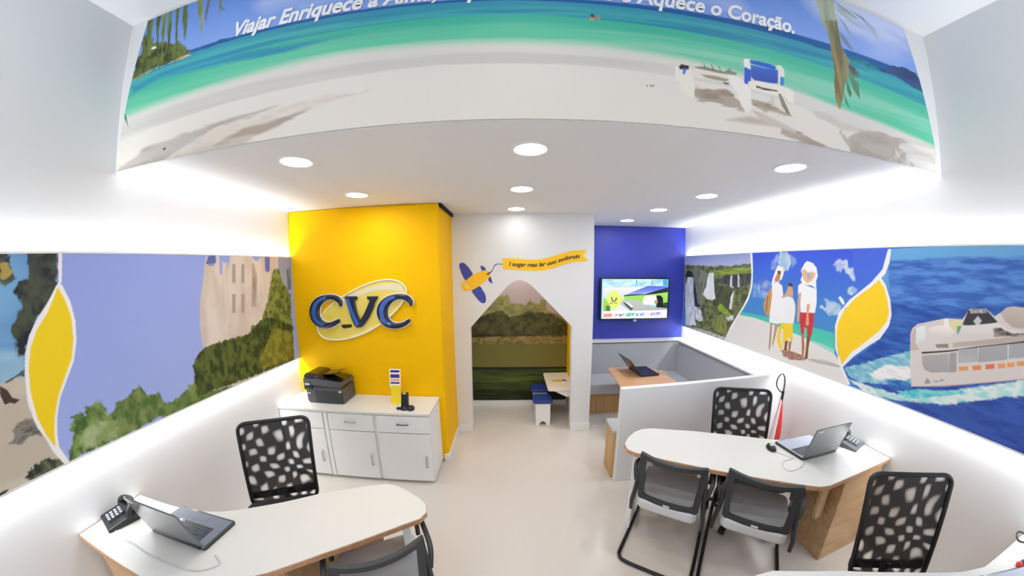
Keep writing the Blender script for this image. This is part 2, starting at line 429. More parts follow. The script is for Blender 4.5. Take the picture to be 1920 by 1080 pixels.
# ------------------------------------------------------------------ printed pictures (ink painted procedurally on a fine grid)
PAINT = {
 'M1': '''
g 4f86dc 86a6ea|-2.4,3.6 2.8,3.6 2.8,3.17 -2.4,3.17
n c9d3f4 8ea6e8 .5 .15 .15|1.527,3.469 1.849,3.57 2.49,3.538 2.423,3.329 2.038,3.221 1.82,3.297 1.615,3.387
n 6c9be6 a8bcf0 .5 .08 .06|-1.4,3.6 0.9,3.6 1.2,3.22 -1.2,3.22
f 1d5c9c .004|-2.4,3.186 2.8,3.186 2.8,3.1 -2.4,3.1
g 3b93b0 35a3a4|-2.4,3.172 -1.5,3.17 0,3.174 1.4,3.15 2.7,3.12 2.7,2.8 -2.4,2.8
n 2f86a8 45aeb0 .7 .02 .03|-2.4,3.15 1.4,3.13 2.7,3.09 2.7,3.02 1.4,3.06 0,3.09 -2.4,3.07
g 3fb59c 6fcba6|-2.4,3.07 -1,3.09 0,3.1 1.2,3.06 2.7,3 2.7,2.7 -2.4,2.7
n 62c8a4 86cfb4 .8 .03 .04|-2.4,3 -1,3.03 0,3.05 1.2,3 2.7,2.93 2.7,2.7 -2.4,2.7
n 2f90ae 3f9fb5 .4 .02 .02|-2.127,3.042 -1.856,3.074 -1.502,3.044 -1.065,3.027 -0.699,3.061 -1.069,3.059 -1.353,3.088 -1.863,3.118 -2.124,3.084
f c8dcc8 .03|-2.4,2.91 -1.49,2.945 -0.76,2.975 0,2.968 0.4,2.957 0.78,2.935 1.39,2.868 1.66,2.835 2.7,2.755 2.7,2.5 -2.4,2.5
f dedbd7 .015|-2.4,2.895 -1.49,2.925 -0.76,2.953 0,2.945 0.4,2.935 0.78,2.915 1.39,2.86 1.66,2.827 2.7,2.745 2.7,2.5 -2.4,2.5
n d0cdc8 dad7d2 .8 .04 .02|-2.4,2.87 -1.49,2.9 -0.76,2.92 0,2.915 0.4,2.9 0.78,2.88 1,2.86 1,2.82 0.4,2.84 -0.3,2.85 -1.3,2.83 -2.4,2.78
g e6e2dc ebe4da|-2.4,2.77 -1.8,2.8 -1.3,2.83 -0.3,2.86 0.4,2.85 1,2.82 1.5,2.78 2.7,2.7 2.7,2.5 -2.4,2.5
n aea59c c6bfb6 .25 .05 .02|-2.237,2.593 -2.099,2.655 -1.97,2.693 -1.809,2.71 -1.661,2.727 -1.501,2.738 -1.267,2.752 -1.157,2.754 -1.065,2.756 -1.156,2.738 -1.265,2.723 -1.402,2.717 -1.498,2.695 -1.656,2.649 -1.803,2.599 -1.937,2.597 -2.142,2.593
n cfc3b6 e2d9cd .2 .04 .02|-1.802,2.59 -1.62,2.647 -1.498,2.695 -1.35,2.712 -1.192,2.719 -0.977,2.758 -0.73,2.771 -0.605,2.764 -0.808,2.734 -1.062,2.699 -1.259,2.601 -1.492,2.586
n b3a498 cfc3b6 .3 .03 .015|-1.492,2.586 -1.45,2.621 -1.263,2.682 -1.153,2.689 -0.975,2.718 -0.89,2.722 -1.06,2.667 -1.259,2.605
f 3a342c .003|-1.819,2.667 -1.8,2.67 -1.791,2.662 -1.808,2.655
n 2c3a1c 6a7838 .05 .05 .01|-2.148,3.139 -2.106,3.292 -2.076,3.411 -1.984,3.327 -1.852,3.28 -1.779,3.267 -1.728,3.23 -1.673,3.179 -1.692,3.162 -1.827,3.149 -2.003,3.151 -2.132,3.135
n 8f8a5a d8ccb0 .05 .02 .004|-2.146,3.128 -2.133,3.137 -2.003,3.151 -1.827,3.149 -1.692,3.165 -1.654,3.152 -1.801,3.147 -1.933,3.147 -2.115,3.122
n 17508c 1d6fa0 .1 .02 .005|-1.677,3.184 -1.556,3.189 -1.315,3.192 -1.312,3.173 -1.552,3.169 -1.656,3.167
f e8ece4 .003|-2.013,3.296 -1.977,3.296 -1.95,3.286 -1.959,3.277 -1.999,3.28
n 3f4f22 6f8440 .03 .3 .006|-2.101,3.558 -2.047,3.55 -1.999,3.241 -2.032,3.248
n 3f4f22 6f8440 .03 .3 .005|-2.025,3.546 -1.989,3.547 -1.906,3.135 -1.921,3.139
n 55652c 8a9a4c .03 .3 .005|-1.974,3.545 -1.938,3.543 -1.892,3.216 -1.904,3.219
n 3f4f22 6f8440 .03 .3 .005|-1.918,3.547 -1.881,3.55 -1.83,3.209 -1.85,3.214
n 55652c 7f8f45 .03 .3 .005|-1.86,3.55 -1.827,3.553 -1.775,3.228 -1.791,3.233
n 55652c 7f8f45 .03 .3 .005|-1.809,3.552 -1.766,3.544 -1.721,3.258 -1.743,3.279
n 3f4f22 5f6f30 .03 .3 .005|-2.102,3.387 -2.086,3.425 -2.034,3.149 -2.051,3.143
n 77854a a3ab78 .03 .2 .004|-1.692,3.521 -1.64,3.504 -1.597,3.243 -1.634,3.328
n 6c6f64 98a08a .03 .2 .004|-1.615,3.496 -1.58,3.485 -1.592,3.366 -1.564,3.3 -1.6,3.349
n 6f7d4e 98a08a .03 .2 .004|-1.531,3.47 -1.499,3.46 -1.494,3.409 -1.462,3.363 -1.496,3.389 -1.489,3.321
f 3c8a50 .003|-2.178,2.942 -2.159,2.913 -2.128,2.839 -2.15,2.872 -2.177,2.907
n 8f9a80 b4bca8 .05 .2 .02|1.616,3.474 1.764,3.52 1.757,3.332 1.667,3.266 1.632,3.329
n 6f6a4c 93906a .03 .2 .008|1.662,3.327 1.755,3.353 1.762,3.21 1.802,3.119 1.8,3.059 1.743,2.97 1.685,2.823 1.666,2.87 1.679,3.022 1.672,3.167
n a88a55 7d6a42 .03 .2 .005|1.673,3.167 1.699,3.134 1.702,2.989 1.694,2.839 1.68,2.822 1.665,2.879 1.676,3.031
f 9fb0a8 .006|1.761,3.485 1.86,3.46 1.945,3.42 1.915,3.413 1.814,3.435
f b0bcc8 .006|1.766,3.454 1.936,3.384 1.982,3.344 1.903,3.364 1.782,3.415
f 8fa0b8 .006|1.766,3.399 1.83,3.343 1.875,3.26 1.822,3.309
f 77889a .005|1.76,3.291 1.81,3.253 1.852,3.192 1.812,3.202 1.768,3.242
f 8fa0b8 .006|1.874,3.465 1.995,3.447 2.047,3.374 2,3.415
f a8b6cc .006|2.007,3.439 2.083,3.396 2.093,3.322 2.057,3.355
f 5f8a70 .004|1.775,3.044 1.853,3.003 1.851,2.906 1.805,2.954
f 4f7f68 .004|1.761,3.002 1.789,2.932 1.771,2.9 1.752,2.943
f 4f7f68 .004|1.724,2.928 1.743,2.885 1.762,2.833 1.734,2.864
n 44585c 6a7a70 .02 .02 .01|1.793,3.107 1.842,3.089 1.875,3.047 1.817,3.024 1.788,3.047
n 1c6b80 2f8fa0 .03 .01 .004|1.793,3.142 1.842,3.155 1.924,3.158 2.058,3.144 2.052,3.118 1.917,3.122 1.81,3.129
n 2b4470 38558a .2 .05 .004|2.033,3.134 2.164,3.176 2.338,3.213 2.438,3.204 2.486,3.09 2.447,3.096 2.23,3.112
f 1f5f8f .003|1.466,3.158 1.5,3.16 1.568,3.153 1.643,3.145 1.565,3.141
n e6e2de d2ccc6 .3 .03 .01|1.435,2.775 1.571,2.78 1.691,2.774 1.886,2.762 2.105,2.763 2.539,2.76 2.54,2.574 2.151,2.578 1.875,2.65 1.719,2.68 1.568,2.744
n b2a99f c3bcb4 .12 .05 .01|1.672,2.704 1.738,2.678 1.842,2.732 1.955,2.746 2.134,2.739 2.264,2.742 2.16,2.695 2.089,2.598 1.87,2.581 1.751,2.591 1.716,2.644
n b2a99f dedad5 .05 .05 .01|2.097,2.685 2.191,2.681 2.286,2.617 2.318,2.583 2.151,2.578 2.074,2.605
n aa9e90 c0b5a8 .15 .02 .008|1.278,2.666 1.339,2.662 1.445,2.646 1.556,2.613 1.614,2.598 1.509,2.592 1.399,2.607 1.275,2.624
f c4b8aa .02|0.967,2.658 1.097,2.692 1.268,2.675 1.325,2.665 1.095,2.657
n 9a8c7c b3a698 .1 .03 .01|0.819,2.8 0.878,2.796 0.978,2.803 1.038,2.765 1.073,2.718 1.009,2.727 0.934,2.728 0.862,2.731 0.815,2.748
f efe9df .004|0.729,2.885 0.749,2.884 0.784,2.877 0.82,2.881 0.814,2.742 0.792,2.748 0.753,2.769 0.744,2.814 0.724,2.817
f e9e2d6 .004|0.801,2.867 0.839,2.896 0.887,2.897 0.935,2.886 0.998,2.883 1.049,2.885 1.033,2.853 0.956,2.847 0.834,2.842 0.817,2.846
f 8c8880 .003|0.821,2.896 0.876,2.906 0.973,2.895 0.987,2.9 1.013,2.919 1.017,2.903 1.047,2.9 1.043,2.887 0.96,2.882 0.838,2.89
f 3a9a80 .002|0.872,2.92 0.877,2.922 0.885,2.892 0.879,2.891
f 5a5550 .002|0.909,2.921 0.914,2.92 0.928,2.891 0.921,2.892
f 3a9a80 .002|0.945,2.922 0.95,2.923 0.965,2.895 0.958,2.894
f a39684 .005|0.854,2.863 0.921,2.866 1.002,2.86 0.981,2.845 0.883,2.849
f 2f2a28 .003|0.747,2.887 0.762,2.901 0.8,2.897 0.793,2.878 0.752,2.874
f 4f78d8 .003|0.767,2.88 0.787,2.883 0.773,2.852 0.764,2.851
f f2eee8 .004|0.997,2.877 1.049,2.879 1.086,2.861 1.113,2.829 1.114,2.729 1.085,2.705 1.055,2.738 1.041,2.795 1.006,2.837
f 4a443c .002|0.96,2.841 0.981,2.84 1,2.838 0.993,2.831 0.974,2.832
f f2f0ea .003|1.092,2.98 1.126,2.986 1.126,2.929 1.12,2.866 1.084,2.843
f 2f58c8 .003|1.091,2.938 1.128,2.929 1.12,2.866 1.101,2.852 1.082,2.851
f 2f60d0 .003|1.125,2.978 1.18,2.983 1.249,2.979 1.277,2.971 1.271,2.953 1.191,2.957 1.133,2.961
g 3f66c4 3350ac|1.13,2.954 1.19,2.952 1.293,2.955 1.281,2.886 1.223,2.875 1.147,2.874 1.124,2.891
f e9e7df .003|1.276,2.978 1.311,2.986 1.328,2.965 1.325,2.927 1.3,2.922 1.297,2.884 1.279,2.872 1.289,2.955
f 3f88d8 .003|1.299,2.925 1.322,2.923 1.315,2.878 1.292,2.88
f f1ece2 .003|1.103,2.864 1.148,2.877 1.28,2.878 1.352,2.869 1.374,2.855 1.368,2.798 1.337,2.799 1.31,2.825 1.245,2.82 1.149,2.829 1.113,2.829
f 5c564a .002|1.145,2.852 1.192,2.848 1.277,2.847 1.269,2.84 1.191,2.836 1.147,2.842
f d8d0c0 .003|1.23,2.812 1.245,2.814 1.25,2.761 1.338,2.736 1.33,2.725 1.218,2.759
f 8a8a6c .003|1.275,2.831 1.291,2.834 1.345,2.728 1.323,2.73 1.291,2.773
n a09282 b8ac9e .1 .03 .01|1.114,2.776 1.22,2.78 1.226,2.763 1.33,2.731 1.352,2.723 1.237,2.729 1.115,2.741
f d0c8bb .01|1.107,2.728 1.167,2.719 1.304,2.68 1.376,2.66 1.36,2.646 1.163,2.678
f cf8f80 .004|0.351,3.101 0.368,3.098 0.374,3.083 0.352,3.079
f 1f3a50 .002|0.356,3.112 0.367,3.113 0.37,3.095 0.355,3.097
f cf8070 .003|0.381,3.104 0.394,3.107 0.397,3.09 0.382,3.086
f 55565a .002|0.587,2.78 0.594,2.781 0.593,2.773 0.587,2.772
f 808488 .002|0.604,2.783 0.612,2.785 0.612,2.774 0.605,2.773
f 808488 .002|0.615,2.784 0.624,2.785 0.621,2.775 0.618,2.774
''',
 'M2': '''
g 8f9fe0 a3b2ea|-1.5,2.3 3,2.3 3,1 -1.5,1
n 6a9aca 7fb4dc .5 .3 .02|0.002,2.189 0.968,2.159 0.955,1.99 0.774,1.663 0.729,1.414 -0.112,1.618
n 9fc8dc 8fb8d4 .5 .1 .04|-0.034,1.85 0.759,1.701 0.746,1.553 -0.069,1.729
n cfc4b4 c2b6a4 .3 .1 .01|-0.074,1.713 0.621,1.582 0.691,1.591 0.746,1.582 0.746,1.481 0.765,1.327 0.804,1.206 0.825,1.1 0.714,1.089 0.466,1.11 -0.478,1.129
n 20242a 4a5040 .05 .06 .01|0.812,2.148 0.973,2.147 0.96,2.014 0.909,1.898 0.838,1.837 0.77,1.698 0.721,1.681 0.721,1.743 0.707,1.79 0.739,1.852 0.779,1.902 0.753,1.972 0.775,2.026 0.826,2.034
n 30343a 6a7060 .05 .05 .008|0.255,2.165 0.734,2.143 0.746,2.083 0.76,2.038 0.712,1.997 0.692,2.021 0.241,1.959
n 3a3a34 55584c .05 .05 .006|0.622,1.587 0.686,1.595 0.728,1.604 0.744,1.624 0.741,1.583 0.69,1.586 0.644,1.582
n b09a50 8c8450 .04 .05 .006|0.699,2.106 0.741,2.088 0.749,2.049 0.715,2.03 0.694,2.042
f 4a3a34 .003|0.619,1.575 0.647,1.547 0.66,1.508 0.692,1.489 0.664,1.478 0.644,1.49 0.62,1.487 0.61,1.535
n 5a5650 8a857c .03 .02 .01|0.622,1.37 0.663,1.39 0.734,1.391 0.745,1.322 0.742,1.291 0.688,1.314 0.644,1.289 0.591,1.311 0.623,1.334
n 2f3328 6a7058 .03 .03 .006|0.611,1.129 0.627,1.159 0.679,1.172 0.732,1.18 0.785,1.148 0.825,1.107 0.716,1.095 0.632,1.111
f 3a3a34 .003|0.446,1.123 0.486,1.128 0.519,1.126 0.49,1.107 0.463,1.104
f f1eef0 .002|0.968,2.147 0.988,2.147 0.974,2.001 0.96,1.984 0.941,1.943 0.908,1.886 0.847,1.824 0.802,1.75 0.769,1.664 0.754,1.574 0.746,1.457 0.755,1.356 0.776,1.258 0.804,1.206 0.827,1.106 0.802,1.112 0.769,1.196 0.753,1.287 0.728,1.366 0.721,1.465 0.739,1.601 0.759,1.689 0.79,1.764 0.838,1.837 0.892,1.9 0.937,1.967 0.959,2.002
f f4f2f0 .002|0.946,1.985 0.972,1.989 1.005,1.9 1.017,1.797 1.007,1.697 0.977,1.601 0.922,1.513 0.874,1.439 0.835,1.35 0.813,1.268 0.804,1.206 0.834,1.096 0.802,1.112 0.778,1.205 0.732,1.34 0.732,1.51 0.757,1.667 0.803,1.773 0.876,1.867
f f4d21c .002|0.952,1.976 0.979,1.912 0.999,1.825 0.994,1.712 0.968,1.616 0.915,1.528 0.865,1.448 0.824,1.354 0.803,1.286 0.788,1.211 0.764,1.282 0.745,1.384 0.745,1.505 0.761,1.619 0.787,1.706 0.83,1.786 0.886,1.853 0.925,1.92
n 44602f 7f9450 .04 .05 .01|0.827,1.113 0.859,1.194 0.893,1.247 0.876,1.268 0.88,1.293 0.921,1.324 0.948,1.327 0.961,1.301 0.985,1.346 1.053,1.349 1.078,1.311 1.073,1.262 1.11,1.269 1.153,1.297 1.177,1.273 1.214,1.304 1.259,1.333 1.305,1.363 1.325,1.309 1.327,1.115 1.032,1.112
n 86985e a8b487 .05 .06 .02|0.899,1.133 0.94,1.226 1.027,1.246 1.09,1.219 1.153,1.237 1.246,1.245 1.232,1.125 1.065,1.126
n 4f6a35 7d8c50 .04 .05 .01|1.139,1.314 1.172,1.313 1.224,1.34 1.263,1.36 1.296,1.349 1.331,1.289 1.404,1.275 1.436,1.186 1.539,1.211 1.618,1.236 1.691,1.293 1.705,1.289 1.671,1.133 1.243,1.131 1.096,1.105
n 4f6a35 75864a .04 .05 .01|1.415,1.156 1.53,1.175 1.683,1.185 1.838,1.216 1.981,1.213 2.205,1.123 2.031,1.086 1.644,1.087 1.395,1.075
n d9cdc4 c9bcb2 .1 .3 .01|1.862,2.075 1.885,2.13 1.931,2.082 1.972,2.082 1.978,2.152 2.012,2.153 2.009,2.004 2.08,2.001 2.11,2.134 2.187,2.15 2.333,2.154 2.379,2.107 2.509,2.159 2.677,2.155 2.659,1.897 2.744,1.708 2.714,1.489 2.495,1.025 1.694,1.166 1.765,1.269 1.785,1.651 1.852,1.968
n bfb2a8 d6cac0 .03 .3 .008|2.034,2.089 2.088,2.089 2.024,1.55 1.971,1.561
f a89c94 .004|2.127,2.075 2.162,2.075 2.147,1.924 2.113,1.926
f a89c94 .004|2.22,2.075 2.256,2.074 2.242,1.919 2.206,1.921
f a89c94 .004|2.104,1.837 2.138,1.834 2.119,1.685 2.085,1.69
f a89c94 .004|2.196,1.829 2.232,1.826 2.212,1.672 2.176,1.677
f 8f96cc .004|1.896,2.062 1.934,2.131 1.962,2.061
f 5f68a8 .004|1.881,2.075 1.91,2.13 1.935,2.144 1.972,2.145 1.971,2.081
f 6a70b4 .004|2.495,2.142 2.56,2.143 2.549,2.015 2.519,1.998 2.492,2.016
g 8f96b4 a3a8c0|2.676,2.146 2.86,2.151 2.827,1.813 2.703,1.822 2.653,1.897
n 9a8a7c b8aaa0 .03 .2 .01|2.334,2.074 2.356,2.091 2.379,1.977 2.359,1.7 2.294,1.708
n 4c5a28 8a9048 .03 .04 .01|2.366,1.517 2.49,1.735 2.561,1.937 2.594,2.022 2.672,2.039 2.711,1.894 2.761,1.854 2.821,1.756 2.765,1.122 2.25,1.125 2.228,1.478 2.285,1.564
n 2f3a1c 5a6630 .03 .05 .01|1.755,1.467 1.89,1.491 2.032,1.489 2.231,1.493 2.376,1.582 2.544,1.589 2.808,1.453 2.769,1.111 1.964,1.134 1.677,1.159 1.677,1.379
n 6a6a24 8f8a3a .05 .05 .02|2.321,1.256 2.528,1.486 2.785,1.4 2.762,1.133 2.346,1.146
n 5e6472 8a90a0 .03 .2 .01|2.778,2.02 2.842,2.038 2.829,1.831 2.779,1.816
''',
 'M3': '''
g 4a63dc 3f86c8|-1.5,2.3 5,2.3 5,1 -1.5,1
g 7f8fcc b4bcdc|4.467,2.236 3.039,2.177 3.03,2.018 4.455,2.015
n 4a5038 7c8450 .05 .04 .01|4.456,2.035 3.969,2.03 3.41,2.023 3.155,2.048 3.036,2.05 3.006,1.73 3.036,1.654 3.092,1.574 3.172,1.495 3.232,1.416 3.29,1.31 3.318,1.159 3.728,1.158 4.331,1.117
n 6a6f5c 8a8c78 .03 .08 .01|4.131,2.015 3.808,1.91 3.93,1.562 3.963,1.28 4.279,1.308 4.412,1.935
n 6f8a34 93a84c .06 .02 .01|3.811,1.954 3.408,1.993 3.036,2.011 3.032,1.961 3.213,1.923 3.452,1.92 3.778,1.908
n 3c3c3c 5c5e58 .02 .08 .008|3.452,1.917 3.062,1.945 3.036,1.873 3.053,1.829 3.201,1.775 3.343,1.797 3.52,1.803 3.631,1.847
n 5a5f40 444834 .04 .05 .01|3.68,1.76 3.442,1.791 3.314,1.736 3.35,1.606 3.385,1.473 3.561,1.414 3.715,1.532
n dfe3ea f4f6f8 .02 .2 .005|3.833,1.931 3.711,1.937 3.687,1.708 3.649,1.608 3.72,1.58 3.84,1.589 3.938,1.638 3.856,1.767
n dfe3ea c8ccd4 .02 .2 .005|3.377,1.914 3.343,1.915 3.339,1.797 3.307,1.765 3.391,1.786
n dfe3ea c8ccd4 .02 .2 .004|3.247,1.941 3.228,1.941 3.219,1.82 3.197,1.778 3.243,1.784
n c8ccd4 e8eaee .02 .1 .005|3.359,1.653 3.309,1.736 3.313,1.626 3.325,1.513 3.368,1.507
n c3c8d2 e8eaee .03 .1 .01|4.404,1.735 4.331,1.857 4.225,1.88 4.172,1.825 4.132,1.598 4.049,1.455 4.104,1.334 4.051,1.188 4.188,1.164 4.333,1.137
f 26304a .005|4.182,1.862 4.107,1.695 4.055,1.511 3.96,1.476 4.109,1.438 4.173,1.672
f 2a2c30 .005|4.401,1.895 4.339,1.966 4.229,1.938 4.175,1.863 4.399,1.859
n e8eaf0 c0c4cc .03 .04 .01|4.116,1.447 3.946,1.413 3.9,1.29 3.993,1.256 4.077,1.28
n 9ab83c 7c9438 .03 .02 .006|3.611,1.492 3.537,1.561 3.413,1.501 3.3,1.429 3.404,1.421 3.538,1.451
n 6f7a34 8a9050 .03 .04 .01|3.669,1.381 3.482,1.426 3.394,1.341 3.376,1.212 3.587,1.186 3.682,1.255
n e8eaee b8bcc0 .03 .03 .008|3.432,1.4 3.283,1.447 3.276,1.393 3.372,1.369
n a0a098 c8c6bc .03 .03 .01|4.333,1.137 3.79,1.163 3.33,1.156 3.338,1.121 4.327,1.087
g 4058dc 4a90c8|3.035,2.172 1.897,2.156 1.894,2.102 1.87,1.804 1.944,1.694 1.998,1.61 1.987,1.491 2.214,1.493 2.395,1.481 2.727,1.507 3.141,1.51 3.06,1.653 3.014,1.762 3.011,1.993
n 8fb8e0 5f98d4 .1 .1 .04|2.984,1.828 2.731,1.843 2.7,1.69 2.971,1.688
n b8cce0 5f80d8 .1 .1 .03|2.899,1.87 2.815,1.88 2.764,1.853 2.725,1.783 2.784,1.718 2.888,1.746 2.946,1.805
n c8dce4 9fc0e0 .1 .1 .01|2.645,2.165 2.557,2.162 2.5,2.099 2.498,2.033 2.532,1.988 2.619,1.981 2.661,2.056
n 8fb0e8 6a8ce0 .1 .1 .02|2.748,2.068 2.652,2.159 2.641,2.09 2.696,1.997 2.743,1.997
n 8fb0e8 6a8ce0 .1 .1 .02|2.528,2.144 2.441,2.088 2.438,2.034 2.491,2.011
n dfe8f0 a8bce8 .05 .05 .01|2.056,2.032 2.022,2.084 1.978,2.065 1.943,2.084 1.924,2.029 1.887,2.002 1.856,1.922 1.886,1.921 1.93,1.974 1.974,2.01 1.994,1.986 2.027,2.008
n c8dcec 98b8e0 .05 .05 .01|1.924,1.845 1.892,1.88 1.841,1.861 1.848,1.833 1.896,1.815
n c4d8ec 8fb4dc .06 .06 .01|2.121,1.756 2.069,1.746 2.026,1.756 1.967,1.71 1.952,1.674 2.011,1.627 2.054,1.621 2.106,1.668 2.165,1.675 2.155,1.697 2.103,1.693
f eef4f8 .003|1.994,1.783 1.976,1.794 1.948,1.773 1.931,1.742 1.943,1.727 1.966,1.748
g 49c4b0 5fd0b8|3.181,1.505 3.006,1.509 2.727,1.507 2.399,1.508 2.216,1.503 1.993,1.493 1.964,1.324 2.095,1.342 2.209,1.367 2.413,1.411 2.72,1.45 2.946,1.473 3.187,1.469
g a8dcd0 9fd8c8|2.2,1.39 2.101,1.381 1.971,1.362 1.963,1.32 2.118,1.336
f e9e6e2 .006|3.197,1.468 2.946,1.473 2.72,1.453 2.413,1.411 2.303,1.4 2.197,1.375 2.097,1.352 1.964,1.324 1.929,1.294 1.876,1.241 1.777,1.06 2.462,1.006 3.177,1.031 3.426,1.056 3.368,1.21 3.315,1.315 3.225,1.443
n b0aca8 d8d4d0 .1 .01 .008|2.223,1.219 2.079,1.248 1.966,1.255 1.892,1.241 1.927,1.226 2.05,1.215 2.194,1.2
f b08a64 .003|2.704,1.456 2.681,1.46 2.675,1.334 2.671,1.225 2.677,1.162 2.691,1.208 2.697,1.329
f c09a74 .003|2.641,1.461 2.603,1.461 2.618,1.346 2.641,1.22 2.651,1.254 2.644,1.364
f f4f4f6 .003|2.665,2.035 2.591,2.01 2.584,1.954 2.604,1.896 2.627,1.895 2.632,1.871 2.686,1.869 2.736,1.83 2.72,1.902 2.694,1.974
f 7a4a2c .003|2.664,1.98 2.622,1.981 2.619,1.941 2.661,1.94
f c08a60 .003|2.676,1.939 2.622,1.952 2.625,1.906 2.647,1.871 2.699,1.88
f f6f6f8 .003|2.723,1.849 2.655,1.873 2.592,1.839 2.572,1.75 2.547,1.684 2.521,1.491 2.626,1.459 2.721,1.459 2.726,1.567 2.718,1.713
f c89a60 .003|2.75,1.794 2.727,1.807 2.713,1.737 2.728,1.519 2.77,1.525 2.817,1.592 2.818,1.654 2.782,1.731
f a87840 .002|2.782,1.731 2.76,1.727 2.763,1.562 2.791,1.558
f 5a3a24 .003|2.522,1.868 2.48,1.871 2.463,1.836 2.476,1.825 2.512,1.839
f d8a884 .003|2.519,1.838 2.47,1.836 2.455,1.782 2.456,1.738 2.511,1.749 2.566,1.722 2.597,1.73 2.541,1.764
f f2f4f6 .003|2.559,1.728 2.51,1.744 2.453,1.733 2.419,1.676 2.412,1.611 2.415,1.522 2.429,1.475 2.523,1.481 2.544,1.593
f f8d434 .003|2.538,1.484 2.428,1.498 2.404,1.345 2.422,1.325 2.45,1.369 2.474,1.341 2.489,1.292 2.519,1.297
f f8d434 .003|2.59,1.423 2.553,1.482 2.531,1.486 2.527,1.457 2.553,1.429 2.563,1.357 2.537,1.269 2.512,1.298 2.524,1.231 2.554,1.229 2.596,1.303
f 8a4a34 .003|2.492,1.314 2.459,1.333 2.462,1.263 2.45,1.186 2.498,1.167 2.494,1.232
f b07850 .003|2.449,1.318 2.416,1.332 2.421,1.228 2.441,1.223
n 8c5a44 c8a898 .01 .01 .006|2.537,1.222 2.387,1.242 2.277,1.232 2.222,1.214 2.269,1.188 2.402,1.158 2.491,1.169
f f4f6fa .004|2.347,2.055 2.323,2.074 2.26,2.055 2.221,2.015 2.203,1.945 2.217,1.904 2.208,1.833 2.257,1.861 2.358,1.865 2.382,1.906 2.365,1.949 2.384,1.991
f e8b890 .006|2.375,1.992 2.344,2.003 2.303,1.972 2.267,1.983 2.227,1.969 2.238,1.933 2.26,1.901 2.308,1.878 2.356,1.918
f 8fb4dc .006|2.318,1.961 2.284,1.968 2.274,1.921 2.305,1.915
f f8f8fa .003|2.379,1.874 2.306,1.857 2.205,1.833 2.193,1.713 2.201,1.63 2.351,1.608 2.372,1.735 2.4,1.776 2.403,1.851
f d8a888 .003|2.393,1.787 2.364,1.79 2.36,1.52 2.384,1.522 2.395,1.679
f c83c40 .003|2.354,1.613 2.213,1.628 2.203,1.547 2.209,1.422 2.254,1.416 2.266,1.483 2.296,1.488 2.291,1.422 2.322,1.42 2.347,1.522
f e0a480 .003|2.292,1.691 2.259,1.7 2.265,1.61 2.249,1.523 2.266,1.502 2.283,1.517 2.286,1.607
f b4764c .003|2.316,1.417 2.291,1.419 2.266,1.311 2.263,1.225 2.282,1.225 2.297,1.314
f 8a5434 .003|2.256,1.415 2.217,1.421 2.224,1.321 2.216,1.221 2.249,1.207 2.251,1.315
g 6fb0e4 3c6cc0|1.606,2.156 0.579,2.189 -0.048,2.241 -0.065,1.903 -0.093,1.77 0.789,1.781 1.418,1.61 1.545,1.556 1.856,1.248 1.654,1.953
n 3a66b8 5c90d8 .12 .025 .02|1.624,2.075 0.802,2.111 -0.046,2.19 -0.106,1.72 0.723,1.432 1.493,1.181 1.853,1.232 1.647,1.487 1.567,1.688 1.598,1.881
n 2a50a0 3f6cbc .1 .02 .02|1.624,1.803 1.44,1.779 1.127,1.817 -0.05,2.029 -0.544,1.02 0.612,1.066 1.415,1.115 1.84,1.165 1.859,1.265 1.647,1.487
n 3c5cb0 2c4a98 .15 .03 .02|1.44,1.231 0.728,1.454 -0.093,1.77 -0.544,1.02 0.612,1.066 1.264,1.113
n a8d4e0 6fb4d0 .05 .02 .01|1.856,1.248 1.705,1.326 1.554,1.415 1.399,1.491 1.359,1.347 1.349,1.262 1.517,1.221 1.695,1.178 1.817,1.19
n e4e8ea f4f4f4 .06 .02 .01|1.658,1.257 1.543,1.355 1.382,1.392 1.356,1.333 1.406,1.285 1.511,1.27 1.6,1.226
n 2f60b0 4f88c4 .04 .02 .01|1.538,1.243 1.407,1.291 1.35,1.276 1.345,1.248 1.466,1.206
n 9fe0dc e8f0f0 .04 .02 .012|1.812,1.165 1.623,1.169 1.43,1.18 1.296,1.25 1.14,1.295 0.979,1.38 0.736,1.489 -0.093,1.77 -0.114,1.695 0.716,1.405 0.81,1.38 0.916,1.318 1.03,1.272 1.122,1.218 1.28,1.181 1.451,1.133 1.663,1.112
n 4fc0d0 8fdce0 .04 .02 .01|1.434,1.202 1.271,1.27 1.141,1.302 1.047,1.343 1.04,1.315 1.221,1.23 1.368,1.176
f f2f0f0 .002|3.066,2.166 3.029,2.164 3.009,1.993 3.002,1.827 3.017,1.749 3.05,1.654 3.125,1.539 3.194,1.448 3.28,1.293 3.336,1.224 3.304,1.317 3.216,1.458 3.129,1.579 3.064,1.692 3.032,1.799 3.028,1.928
f f2f0f4 .002|1.624,2.156 1.602,2.155 1.609,2.06 1.633,1.984 1.667,1.945 1.699,1.912 1.924,1.703 1.974,1.556 1.959,1.417 1.927,1.318 1.874,1.24 1.786,1.13 1.812,1.12 1.89,1.221 1.969,1.379 1.995,1.552 1.977,1.661 1.895,1.774 1.733,1.918 1.656,2.014
f f4f2f6 .002|1.665,1.959 1.625,1.909 1.581,1.807 1.559,1.705 1.568,1.627 1.62,1.525 1.693,1.461 1.799,1.351 1.881,1.237 1.927,1.318 1.892,1.344 1.949,1.595
f fbd22c .002|1.673,1.94 1.632,1.886 1.599,1.805 1.579,1.717 1.587,1.655 1.636,1.576 1.715,1.488 1.822,1.38 1.888,1.261 1.945,1.367 1.973,1.485 1.974,1.574 1.932,1.685 1.843,1.796 1.738,1.878
